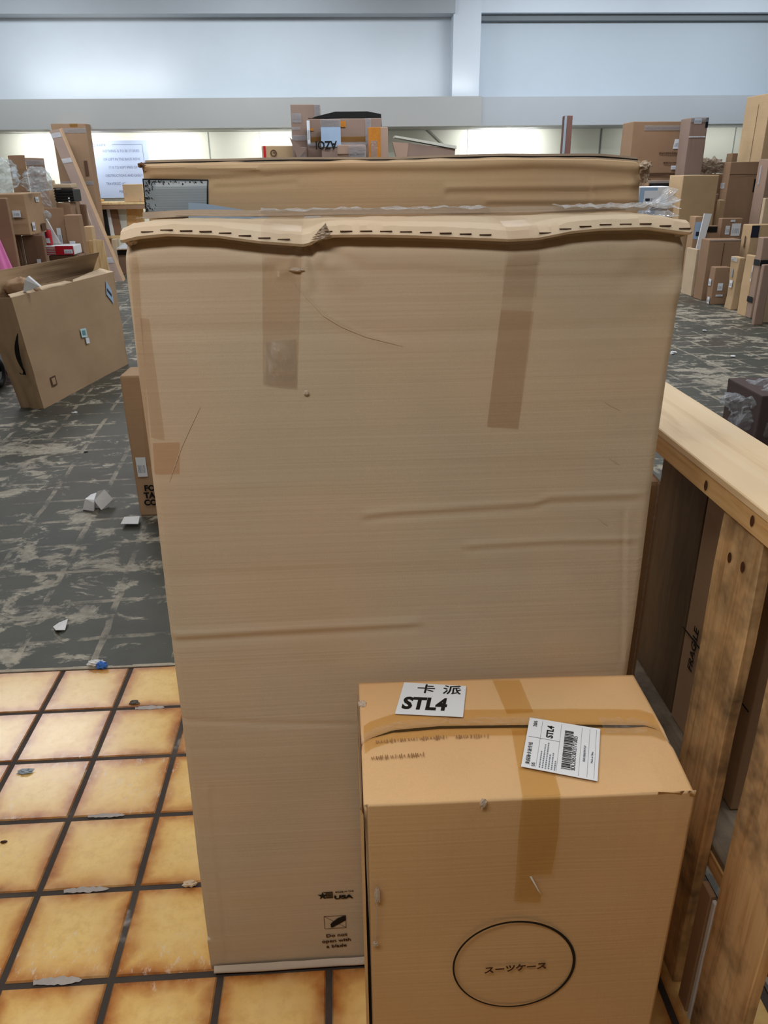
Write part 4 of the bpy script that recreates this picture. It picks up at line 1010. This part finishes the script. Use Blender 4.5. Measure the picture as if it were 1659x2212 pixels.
MB().slab([(-.02, -.036, .02), (.02, -.036, .02), (.02, -.036, .07), (-.02, -.036, .07)], (0, -1, 0), .001).build('can_label', M_PAPER, can)
# white paper cone and roll
c = aty(118, 529, 9.1); p = [aty(*q, 9.12) - np.array([c[0], 9.12, zr1 + .004]) for q in ((90, 470), (100, 474), (130, 528), (104, 529), (88, 500))]
p = [np.array([a[0], a[1], max(a[2], 0)]) for a in p]
o = MB(); o.slab(p, (0, 1, .1), .03); o = o.build('folded_paper', M_WHITE); o.location = (c[0], 9.12, zr1 + .004); tag(o, 'white folded sheet leaning behind the red can', 'paper')
c = aty(98, 466, 9.0); o = crumple(0, 0, 0, .055, .06, .05, 4, 24, .3).build('plastic_bag', M_BAG, None, True); o.location = (c[0], 9.0, c[2]); tag(o, 'small stuffed white bag beside the big labelled carton', 'bag')
# plastic bags
c = aty(10, 410, 8.6); o = crumple(0, 0, 0, .20, .18, .16, 2, 44, .35).build('plastic_bag', M_BAG, None, False); o.location = (c[0] - .09, 8.72, zl + .16); tag(o, 'big pale plastic bag on the labelled carton at the left edge', 'bag', 'plastic bags on the left pile')
c = aty(70, 396, 8.75); o = crumple(0, 0, 0, .13, .12, .11, 6, 44, .4).build('plastic_bag', M_BAG, None, False); o.location = (c[0] + .07, 8.72, zl + .12); tag(o, 'crumpled grey plastic bag right of the bigger pale bag', 'bag', 'plastic bags on the left pile')
q_ = [aty(*p, 8.98) for p in ((58, 410), (90, 404), (118, 448), (92, 440))]; cc = q_[0]
mb = MB(); mb.grid(lambda u, v: ((q_[0] * (1 - u) + q_[1] * u) * (1 - v) + (q_[3] * (1 - u) + q_[2] * u) * v) - cc + np.array([0, .02 * noise.noise(Vector((u * 5, v * 5, 1))), 0]), 12, 12)
o = mb.build('bubble_wrap', M_BAG); o.location = cc; tag(o, 'sheet of bubble wrap sloping down over the cartons of the left pile', 'bubble wrap')
# pink bag
b0 = aty(4, 590, 7.9); zt = zof(0, 485, 7.9)
def pk(u, v):
    a = u * 2 * math.pi; r = (.075 + .17 * (1 - v) ** .9) * (1 + .12 * math.sin(5 * a) + .08 * noise.noise(Vector((math.cos(a) * 2, v * 3, math.sin(a) * 2))))
    return (r * math.cos(a) - .10 * v, r * .6 * math.sin(a), v * zt)
o = MB().grid(pk, 60, 20).build('pink_bag', M_PINK, None, True); o.location = (b0[0] + .02, 7.9, 0); tag(o, 'bright pink bag standing at the left edge of the frame', 'bag')
# plywood panels leaning at the end of the pile
def leaner(name, pts, Y, th, mat, label, cat='board', group=None):
    """board given by its outline at distance Y (top further back)"""
    q = [aty(*p, Y) for p in pts]; q[0][2] = q[1][2] = 0.0
    c = np.array([sum(p[0] for p in q) / len(q), Y, 0]); mb = MB()
    mb.slab([p - c + np.array([0, 0, 0]) for p in q], (0, 1, 0), th); o = mb.build(name, mat); o.location = c
    return tag(o, label, cat, group)
def down(px, py, Y):   # continue a vertical edge to the floor
    p = aty(px, py, Y); d = np.array([p[0], Y, 0]) - CAM; t = d @ FW; return (829.5 + FPX * (d @ RT) / t, 1106 + FPX * (d @ DN) / t)
leaner('plywood_panel', [down(178, 522, 9.4), down(206, 520, 9.4), (202, 520), (180, 521)], 9.4, .02, M_BACKWOOD, 'pale plywood panel standing behind the open carton, left of the pair')
leaner('plywood_panel', [(190, 590), (243, 583), (222, 519), (201, 518)], 9.05, .02, M_BACKWOOD, 'pale plywood panel with a slanted edge behind the open carton, right of the pair')
leaner('white_board', [(232, 624), (246, 624), (184, 441), (180, 443)], 10.4, .02, plain('cream_board', (226, 206, 190), .6), 'narrow whitish board leaning beside the long diagonal carton')

# tall cartons against the back wall, left
carton('cardboard_box', 'tall brown carton with clear tape bands against the back wall beside the sign', aty(109, 268, 15.3)[0], aty(184, 268, 15.3)[0], 15.3, 15.6, 0, zof(150, 267, 15.3), M_BROWN, [('f', .3, 1, .94, .97, 'c'), ('f', .0, 1, .60, .625, 'c'), ('f', .55, .78, .98, 1.0, 'a'), ('f', .80, .9, .66, .76, 'p')], dent=.008)
pa = [aty(*p, Y) for p, Y in (((243, 585), 13.6), ((262, 585), 13.6), ((128, 279), 15.0), ((106, 283), 15.0))]
pa[0][2] = pa[1][2] = .0
cc = (pa[0] + pa[1]) / 2; lt_ = empty('cardboard_box', tuple(cc), 'long narrow carton leaning diagonally against the tall taped carton', 'box')
mb = MB(); mb.grid(lambda u, v: ((pa[0] * (1 - u) + pa[1] * u) * (1 - v) + (pa[3] * (1 - u) + pa[2] * u) * v) - cc + np.array([.01 * noise.noise(Vector((v * 9, 1, 0))), .006 * noise.noise(Vector((u * 2, v * 9, 0))), 0]), 4, 30)
mb.grid(lambda u, v: ((pa[0] * (1 - u) + pa[1] * u) * (1 - v) + (pa[3] * (1 - u) + pa[2] * u) * v) - cc + np.array([.0, .12, 0.02]), 4, 30)
mb.build('box_body', M_WRAP, lt_)
mb = MB(); mb.slab([pa[1] - cc, pa[2] - cc, pa[2] - cc + [.01, .08, 0.02], pa[1] - cc + [.01, .08, .02]], (1, 0, 0), .02); mb.build('side_panel', M_MID, lt_)
for v, h in ((.95, .05), (.78, .05), (.12, .06)):
    mb = MB(); g = lambda u, w_: ((pa[0] * (1 - u) + pa[1] * u) * (1 - w_) + (pa[3] * (1 - u) + pa[2] * u) * w_) - cc + np.array([0, -.014, 0])
    mb.slab([g(.02, v), g(.98, v), g(.98, v + h * .6), g(.02, v + h * .6)], (0, -1, .2), .002)
    mb.build('clear_tape', M_FILM, lt_)
# sign on the back wall
sx0, sx1 = aty(196, 305, 16.96)[0], aty(316, 305, 16.96)[0]; sz1, sz0 = zof(200, 304, 16.96), zof(220, 428, 16.96); sxb = aty(214, 428, 16.96)[0]
sg = empty('wall_sign', ((sx0 + sx1) / 2, 16.97, sz0), 'pale blue notice board with grey capital lettering on the back wall', 'sign'); OSg = np.array([-(sx0 + sx1) / 2, -16.97, -sz0])
MB().box(sx0 + OSg[0], sx1 + OSg[0], -.012, .012, 0, sz1 - sz0).build('sign_board', plain('sign_white', (168, 184, 214), .4, .4), sg)
wS, hS = sx1 - sx0, sz1 - sz0
M_SG = plain('sign_letters', (104, 116, 150), .5)
for k, tx in enumerate(('NOTHING IS TO BE STORED', 'OR LEFT IN THE BACK ROW.', 'IT IS TO KEPT FREE OF', 'OBSTRUCTIONS AND EASILY', 'TRAVERSED AT ALL TIMES'[:12] + '', 'PER CO')):
    cx = .02 * wS if k < 4 else -.16 * wS
    text_mesh(tx, hS * .064, 'sign_text', M_SG, sg, (cx if k < 4 else (-.15 * wS if k == 4 else -.02 * wS), -.0135, hS * (.80 - .142 * k)), (1, 0, 0), (0, 0, 1), 'CENTER', .0, xs=.84)
text_mesh('BULKTA', hS * .055, 'sign_text', M_SG, sg, (-.33 * wS, -.0135, hS * .905), (1, 0, 0), (0, 0, 1), 'CENTER', .001, shear=.2, xs=.8)
mb = MB(); mb.grid(lambda u, v: (-.455 * wS + (.026 - .008 * v) * wS * math.cos(u * 6.28), -.0135, hS * .92 + (.026 - .008 * v) * wS * math.sin(u * 6.28)), 20, 1)
mb.box(-.13 * wS, .42 * wS, -.0145, -.0125, hS * .925, hS * .932); mb.box(.413 * wS, .42 * wS, -.0145, -.0125, hS * .1, hS * .93); mb.build('sign_border', M_SG, sg)
# wooden rack with leaning boards under the sign
RY = 15.9; rx0, rx1 = aty(206, 440, RY)[0], aty(318, 440, RY)[0]; zt1 = zof(260, 437, RY); zt2 = zof(260, 510, RY)
rk = empty('wooden_rack', ((rx0 + rx1) / 2, RY + .3, 0), 'pale wooden rack against the back wall beneath the notice board', 'rack'); ox, oy = -(rx0 + rx1) / 2, -(RY + .3)
for nm, z in (('top_shelf', zt1), ('lower_shelf', zt2)): MB().box(rx0 + ox, rx1 + ox + .3, RY + oy, RY + .6 + oy, z - .04, z).build(nm, M_BACKWOOD, rk)
for x in (rx0 + .02, rx1 + .2):
    for y in (RY + .03, RY + .5): MB().box(x + ox, x + ox + .06, y + oy, y + oy + .06, 0, zt1 - .04).build('leg', M_BACKWOOD, rk)
MB().box(rx0 + ox, rx1 + ox + .3, RY + oy + .01, RY + oy + .03, zt1 - .12, zt1 - .04).build('apron', M_BROWN, rk)
carton('cardboard_box', 'tan carton standing on the top shelf of the wooden rack, below the sign', aty(269, 437, RY + .1)[0], aty(312, 437, RY + .1)[0], RY + .1, RY + .4, zt1 + .002, zof(290, 398, RY + .1), M_TAN, [('f', .12, .18, .3, .5, 'c'), ('f', .78, .84, .05, .25, 'c')])
o = crumple(*(aty(217, 433, RY + .15)), .06, .05, .02, 3, 14, .5).build('yellow_rag', plain('yellow_cloth', (222, 180, 96), .7)); tag(o, 'small yellowish rag at the left end of the rack shelf', 'rag')
bd = [('black_board', ((209, 440), (227, 440), (240, 519), (228, 519)), M_BLACK, 'black upright board leaning in the rack, leftmost'),
      ('white_board', ((226, 444), (234, 444), (247, 510), (239, 512)), M_WHITE, 'narrow white board in the rack right of the black one'),
      ('brown_board', ((235, 446), (252, 446), (264, 509), (248, 509)), M_DEEP, 'dark brown board in the rack between two white ones'),
      ('white_board', ((252, 445), (272, 445), (276, 509), (265, 509)), plain('greyish_white', (206, 210, 206), .5), 'wider greyish white board in the middle of the rack'),
      ('wood_board', ((273, 446), (292, 446), (299, 509), (276, 509)), M_LUMBER, 'orange brown wood board right of the white boards'),
      ('wood_board', ((292, 446), (308, 446), (316, 509), (300, 509)), M_BACKWOOD, 'pale stained wood board at the right end of the rack')]
for k, (nm, p, mt, lb) in enumerate(bd):
    q = [aty(*a, RY + .14 + .04 * k) for a in (p[3], p[2], p[1], p[0])]; c = sum(q) / 4; c = np.array([c[0], RY + .14 + .04 * k, zt2 + .002])
    q = [np.array([a[0], a[1], zt2 + .002 if i < 2 else zt1 - .045]) for i, a in enumerate(q)]
    mb = MB(); mb.slab([a - c for a in q], (0, 1, 0), .03); o = mb.build(nm, mt); o.location = c; tag(o, lb, 'board')
carton('cardboard_box', 'small pale carton on the floor below the wooden rack', aty(240, 517, 15.6)[0], aty(250, 517, 15.6)[0], 15.6, 15.8, 0, zof(245, 517, 15.6), M_PALE, [])
carton('cardboard_box', 'dark open carton on the floor below the rack, half behind the tall carton', aty(252, 536, 14.6)[0], aty(300, 536, 14.6)[0], 14.6, 14.9, 0, zof(270, 540, 14.6), M_DEEP, [('f', 0, 1, .8, 1, 'd')])
p = [aty(*q, 14.5) for q in ((251, 537), (270, 524), (290, 527), (290, 537))]; c = p[0]
mb = MB(); mb.slab([a - c for a in p], (0, 1, 0), .1); o = mb.build('white_sheet', M_WHITE); o.location = c; tag(o, 'white folded sheet resting on the dark carton below the rack', 'sheet')

# ------------------------------------------------------------------ pile behind the tall cartons, centre
def frontbox(label, x0, x1, yt, Y, mat, marks=(), dep=.3, zb=0, group='cartons piled by the back wall', name='cardboard_box', cat='box', **kw):
    a, b_ = aty(x0, yt, Y), aty(x1, yt, Y); return carton(name, label, a[0], b_[0], Y, Y + dep, zb, float((a[2] + b_[2]) / 2), mat, marks, group, cat, **kw)
cw = frontbox('tan carton with a red stripe and round emblem, leftmost of the centre pile', 565, 650, 315, 14.4, M_TAN, [('f', .04, .10, 0, 1, 'r')], dent=.012)
mb = MB(); P = np.array(aty(591, 331, 14.4)); P = P - np.array([(aty(565, 315, 14.4)[0] + aty(650, 315, 14.4)[0]) / 2, 14.55, 0])
mb.grid(lambda u, v: (P[0] + (.055 - .02 * v) * math.cos(u * 6.2832), P[1] - .012, P[2] + (.055 - .02 * v) * math.sin(u * 6.2832)), 24, 1)
mb.slab([P + np.array(q) for q in ((.0, -.013, -.01), (.03, -.013, .0), (.005, -.013, .03), (-.005, -.013, .02))], (0, -1, 0), .002)
mb.build('round_emblem', M_BROWNPRINT, cw)
frontbox('tall dark brown taped carton rising highest in the centre pile', 627, 691, 225, 14.0, M_WRAP, [('f', .02, .35, .90, .95, 'c'), ('f', .8, 1, .92, 1, 'c'), ('f', 0, .3, .86, .875, 'c'), ('f', 0, 1, .80, .83, 'c')], dent=.015)
op = frontbox('large open topped carton with yellow and clear tape, widest of the centre pile', 662, 824, 256, 13.4, M_WRAP, [('f', .0, .78, .865, .895, 'a'), ('f', .03, .09, .93, .945, 'o'), ('f', .44, .52, .95, .985, 'o'), ('f', .0, .04, .85, .99, 'w'), ('f', .78, .86, .85, 1, 'c'), ('f', .0, .8, .84, .86, 'c')], .5, dent=.01)
a, b_ = aty(662, 256, 13.4), aty(824, 256, 13.4); cx = (a[0] + b_[0]) / 2; zt = a[2]; zh = zof(740, 241, 13.85)
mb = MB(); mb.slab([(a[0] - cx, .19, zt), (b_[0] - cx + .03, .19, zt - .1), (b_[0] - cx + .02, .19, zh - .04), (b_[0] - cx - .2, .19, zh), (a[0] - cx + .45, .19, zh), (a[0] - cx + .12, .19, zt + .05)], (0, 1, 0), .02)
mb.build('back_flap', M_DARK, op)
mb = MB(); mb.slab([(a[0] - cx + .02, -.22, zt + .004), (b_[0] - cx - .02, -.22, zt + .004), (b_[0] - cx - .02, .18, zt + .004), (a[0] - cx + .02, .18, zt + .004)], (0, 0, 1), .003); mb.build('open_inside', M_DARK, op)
bl = frontbox('slim carton with blue panel and upside down black letters in the centre pile', 692, 735, 257, 13.0, M_WRAP, [('f', 0, 1, .84, .955, 'b'), ('f', 0, 1, .955, 1.0, 'c')], .3)
P = aty(727, 305, 13.0) - np.array([(aty(692, 257, 13)[0] + aty(735, 257, 13)[0]) / 2, 13.15, 0])
text_mesh('AZOI', .16, 'printed_text', M_INK, bl, (P[0], -.162, P[2]), (-1, 0, 0), (0, 0, -1), bold=.004, xs=.85)
frontbox('low plastic wrapped carton in front of the open carton in the centre pile', 728, 790, 313, 12.7, M_ROSE, [('f', .0, .95, .93, .94, 'p'), ('f', .4, 1, .9, 1, 'c')], .2, dent=.02)
frontbox('carton with broad orange tape down one side, rightmost of the centre pile', 795, 838, 275, 12.9, M_ROSE, [('f', .02, .62, 0, 1, 'o'), ('f', .12, .45, .80, .92, 'c')], dent=.01)
tornbox = frontbox('small brown carton end wrapped in clear film, beside the tall dark carton', 634, 662, 318, 13.2, M_WRAP, [('f', .2, .8, .9, 1, 'c')], dent=.02)
p = [aty(*q, 13.1) for q in ((644, 345), (661, 322), (652, 320), (625, 296))]; c = np.array([p[0][0], 13.1, 0])
mb = MB(); mb.slab([a_ - c for a_ in p], (0, 1, 0), .02); o = mb.build('torn_cardboard', M_WRAP); o.location = c; o.parent = tornbox; o.location = o.location - tornbox.location
# sloping grey panel
p0_, p1_, p2_, p3_ = [aty(*q, 14.3) for q in ((853, 297), (983, 322), (978, 350), (872, 350))]; c = np.array([p3_[0], 14.3, 0])
ob = empty('lidded_tray', tuple(np.array([c[0], 14.3, 0])), 'sloping grey lidded box right of the centre pile against the bright wall', 'box')
q0 = aty(880, 309, 14.3)
p2_[2] = p3_[2] = 0
mb = MB(); mb.slab([p3_ - c, p2_ - c, p1_ - c, q0 - c], (0, 1, 0), .3); mb.build('box_body', M_WRAP, ob)
mb = MB(); mb.slab([p0_ - c + [0, -.03, 0], p1_ - c + [.02, -.03, 0], p1_ - c + [.02, -.03, .05], p0_ - c + [0, -.03, .03]], (0, 1, 0), .4); mb.build('lid', plain('pale_lid', (190, 190, 180), .6), ob)
mb = MB(); mb.slab([q0 - c + [-.25, -.01, .02], p3_ - c + [0, -.01, 1.4], p3_ - c + [.02, -.01, 1.6], q0 - c + [.02, -.01, 0]], (0, 1, 0), .2); mb.build('side_flap', M_ROSE, ob)
# narrow pole-like carton
frontbox('very thin dark brown carton standing upright by itself near the wall', 1220, 1238, 250, 14.2, cardboard((120, 84, 72)), [('f', 0, .28, 0, 1, 'g')], .15, dent=.012)

# ------------------------------------------------------------------ right stack
zA = zof(1420, 261, 13.2)
A3 = frontbox('big brown carton with faint print and torn labels behind the right stack', 1369, 1489, 262, 13.2, M_BROWN, [('f', .76, .86, .83, .89, 'w', .02), ('f', .77, .88, .70, .725, 'w'), ('f', .2, .95, .945, .975, 'c'), ('f', .0, 1, .63, .634, 'p'), ('f', .12, .9, .665, .68, 'p')], .5, dent=.012)
mb = MB(); rr = random.Random(3); w3 = aty(1489, 262, 13.2)[0] - aty(1369, 262, 13.2)[0]
for (v, u0, u1, h) in ((.795, .52, .92, .014), (.735, .62, .90, .012), (.60, .3, .4, .05)):
    u = u0
    while u < u1:
        du = rr.uniform(.012, .03); decal(mb, frame('f', w3, .5, zA), u, u + du, v, v + h * rr.uniform(.7, 1), .012, .001); u += du + .008
mb.build('faded_print', M_BROWNPRINT, A3)
frontbox('plastic wrapped dark carton with a white label at the top, beside the big printed one', 1493, 1531, 254, 12.6, M_WRAP, [('f', .2, .62, .965, .995, 'w'), ('f', .0, .95, .885, .892, 'w'), ('f', .85, 1, .94, 1, 'k'), ('f', 0, 1, .975, 1.0, 'c')], .35, dent=.012)
def spine(label, xb, xe, xr_, yt, X0, mat, marks=(), maxd=.5, Ybase=None, **kw):
    e = atx(xe, yt, X0); Y0 = float(e[1]); Y1 = float(atx(xb, yt, X0)[1]); Y1 = max(Y1, Y0 + .05); X1 = min(float(aty(xr_, yt, Y0)[0]), X0 + maxd)
    print('SPINE', label[:40], round(X0, 2), round(X1, 2), round(Y0, 2), round(Y1, 2), round(float(e[2]), 2))
    return carton('cardboard_box', label, X0, X1, Y0, Y1, 0, float(e[2]), mat, marks, 'cartons standing upright in the right stack', **kw)
# aisle row
spine('narrow pale carton at the far end of the right front row', 1483, 1506, 1512, 539, 4.86, M_PALE, [], .12, dent=.003)
spine('upright brown carton with pale left side near the far end of the front row', 1515, 1534, 1602, 518, 4.84, M_BROWN, [('f', 0, 1, .98, 1.0, 'c'), ('f', .45, .47, .0, .95, 'p')], .5)
spine('short brown carton with white labels low on its sides, front row', 1535, 1546, 1580, 578, 4.80, M_BROWN, [('f', .3, .62, .38, .58, 'w'), ('f', .25, .7, .22, .27, 'w'), ('l', .2, .7, .5, .68, 'w'), ('l', .5, .95, .02, .2, 'w')], .4)
spine('battered carton with grey dirt and clear tape on its narrow side, front row', 1580, 1597, 1612, 557, 4.86, M_TAN, [('l', .35, .7, .42, .56, 'w'), ('l', .4, .55, .62, .78, 'g'), ('l', .1, .9, .92, 1, 'c')], .3, dent=.02)
spine('pale yellowish carton, plain, between the battered one and the black banded one', 1612, 1631, 1640, 553, 4.80, M_YEL, [], .25)
m_ = spine('tall narrow carton with two black tape bands, near the right frame edge', 1639, 1651, 1720, 513, 4.80, M_ROSE, [('l', -.02, 1.02, .66, .73, 'k'), ('f', 0, 1, .66, .73, 'k'), ('l', -.02, 1.02, .20, .27, 'k'), ('l', .0, .12, .45, .65, 'w')], .5)
spine('slim carton right at the frame edge, nearest of the front row', 1645, 1651, 1700, 572, 4.62, M_ROSE, [], .10, dent=.003)
spine('pale carton cut off by the right frame edge, lowest of the stack', 1657, 1662, 1720, 586, 4.76, M_PALE, [], .3, dent=.003)
# second row
spine('big smooth carton with sunlit looking left side behind the front row', 1447, 1477, 1567, 379, 4.95, M_TAN, [('t', .1, .9, .4, .6, 'c')], .52)
spine('carton with a blue label on its narrow front, behind the pale carton', 1490, 1503, 1519, 468, 5.05, M_MID, [('f', .05, .9, .70, .93, 'b'), ('f', .3, .8, .74, .80, 'n')], .3)
spine('carton with white edge tape, square top showing above the blue labelled one', 1509, 1517, 1552, 419, 5.50, M_BROWN, [('l', .0, .5, .60, .80, 'w'), ('f', 0, 1, .985, 1, 'c')], .35)
spine('open ended carton with gaping flap in the second row', 1517, 1524, 1553, 487, 5.15, M_BROWN, [('f', .1, .9, .9, .98, 'd')], .3, dent=.02)
spine('carton with two white shipping labels facing front, second row', 1552, 1560, 1606, 472, 5.42, M_BROWN, [('f', .22, .42, .78, .90, 'w'), ('f', .5, .92, .76, .93, 'w'), ('f', .4, .62, .95, .98, 'w')], .5)
spine('carton with a dark tape patch on its upper front corner, second row right', 1605, 1625, 1700, 486, 5.36, M_TAN, [('f', .0, .22, .84, .99, 'n'), ('l', .5, .6, .7, .85, 'p')], .5)
# third row
spine('narrow tan carton tucked below the tall bright edged one', 1544, 1555, 1567, 432, 5.75, M_TAN, [], .2)
spine('tall carton with bright left edge and taped crease in the right stack', 1565, 1580, 1644, 350, 6.0, M_BROWN, [('l', .0, .6, .78, .83, 'c'), ('f', 0, 1, .895, .90, 'p'), ('f', .86, .95, .75, .86, 'd')], .55)
spine('tall pinkish brown carton with shiny tape leaning near the right frame edge', 1640, 1662, 1700, 343, 6.2, M_ROSE, [('l', .3, .45, .8, .95, 'c'), ('f', .0, .1, .6, .66, 'd')], .5)
spine('slim light edged carton against the right frame edge, third row', 1648, 1654, 1720, 428, 5.75, M_PALE, [], .3)
spine('huge pale yellow carton towering over the right stack', 1616, 1668, 1760, 200, 6.75, M_YEL, [('l', .55, .56, .4, .95, 'p')], .5)
# white foam sheet
p = [aty(*q, 11.15) for q in ((1500, 537), (1510, 536), (1538, 462), (1522, 461))]; c = np.array([p[0][0], 11.15, 0]); pp = [a - c for a in p]
mb = MB(); pp[0] = np.array([pp[0][0] - .03, 0, 0]); pp[1] = np.array([pp[1][0] - .04, 0, 0]); mb.slab(pp, (0, 1, 0), .02); o = mb.build('foam_sheet', M_WHITE); o.location = c; tag(o, 'narrow white foam sheet slanting in front of the blue labelled carton', 'foam')
# label-covered package and low box
frontbox('pale package covered with a blue and white label behind the plastic wrap', 1380, 1446, 403, 11.9, M_WHITE, [('f', .05, .62, .74, .99, 'b'), ('f', .2, .7, .78, .96, 'w'), ('f', .25, .40, .86, .885, 'n')], .25)
frontbox('brown carton with a white taped rim just above the labelled package', 1401, 1447, 390, 12.5, M_BROWN, [('f', 0, 1, .975, 1, 'c'), ('f', .05, 1, .93, .975, 'd')], .25)
# crumpled film heap
c = aty(1548, 362, 13.1)
kb = carton('cardboard_box', 'carton carrying the crumpled film heap behind the right stack', c[0] - .2, c[0] + .2, 13.1, 13.5, 0, c[2] - .09, M_BROWN, [], 'cartons standing upright in the right stack')
o = crumple(0, 0, 0, .20, .14, .10, 3, 60, .9).build('crumpled_film', film('brown_film', (.8, .74, .68, 1), .5, .12, .45, srgb(170, 150, 132), .9, 18)); o.location = (c[0] + .0, 13.3, c[2] + .01); tag(o, 'heap of crumpled clear and brown film on the right stack', 'plastic film')
frontbox('thin brown upright carton just left of the huge yellow one', 1583, 1595, 331, 12.9, M_BROWN, [], .2, dent=.004)
# wrapped bundle on the floor by the counter, cut by the right frame edge
P = atz(1685, 975); wb = carton('wrapped_bundle', 'dark bundle in clear plastic wrap at the right frame edge beyond the counter', P[0] - .12, P[0] + .5, P[1] + .1, P[1] + .55, 0, .33, cardboard((96, 78, 72)), [], cat='bundle')
crumple(-.02, 0, .17, .36, .30, .20, 4, 60, .22).build('plastic_wrap', M_FILM, wb)
for k, (px, py, lb) in enumerate(((1455, 765, 'small white crumpled scrap on the floor right of the tall carton'), (1522, 716, 'white paper chip on the dark floor in front of the right stack'), (1583, 772, 'tiny white paper bit on the pale floor stripe at the right'))):
    p = atz(px, py); c = crumple(0, 0, .012, .03 if k == 0 else .02, .02, .014 if k == 0 else .006, k + 30, 14, .6).build('debris', M_WHITE); c.location = p; tag(c, lb, 'debris')
p = [atz(1380, 787), atz(1760, 786), atz(1760, 778), atz(1380, 780)]
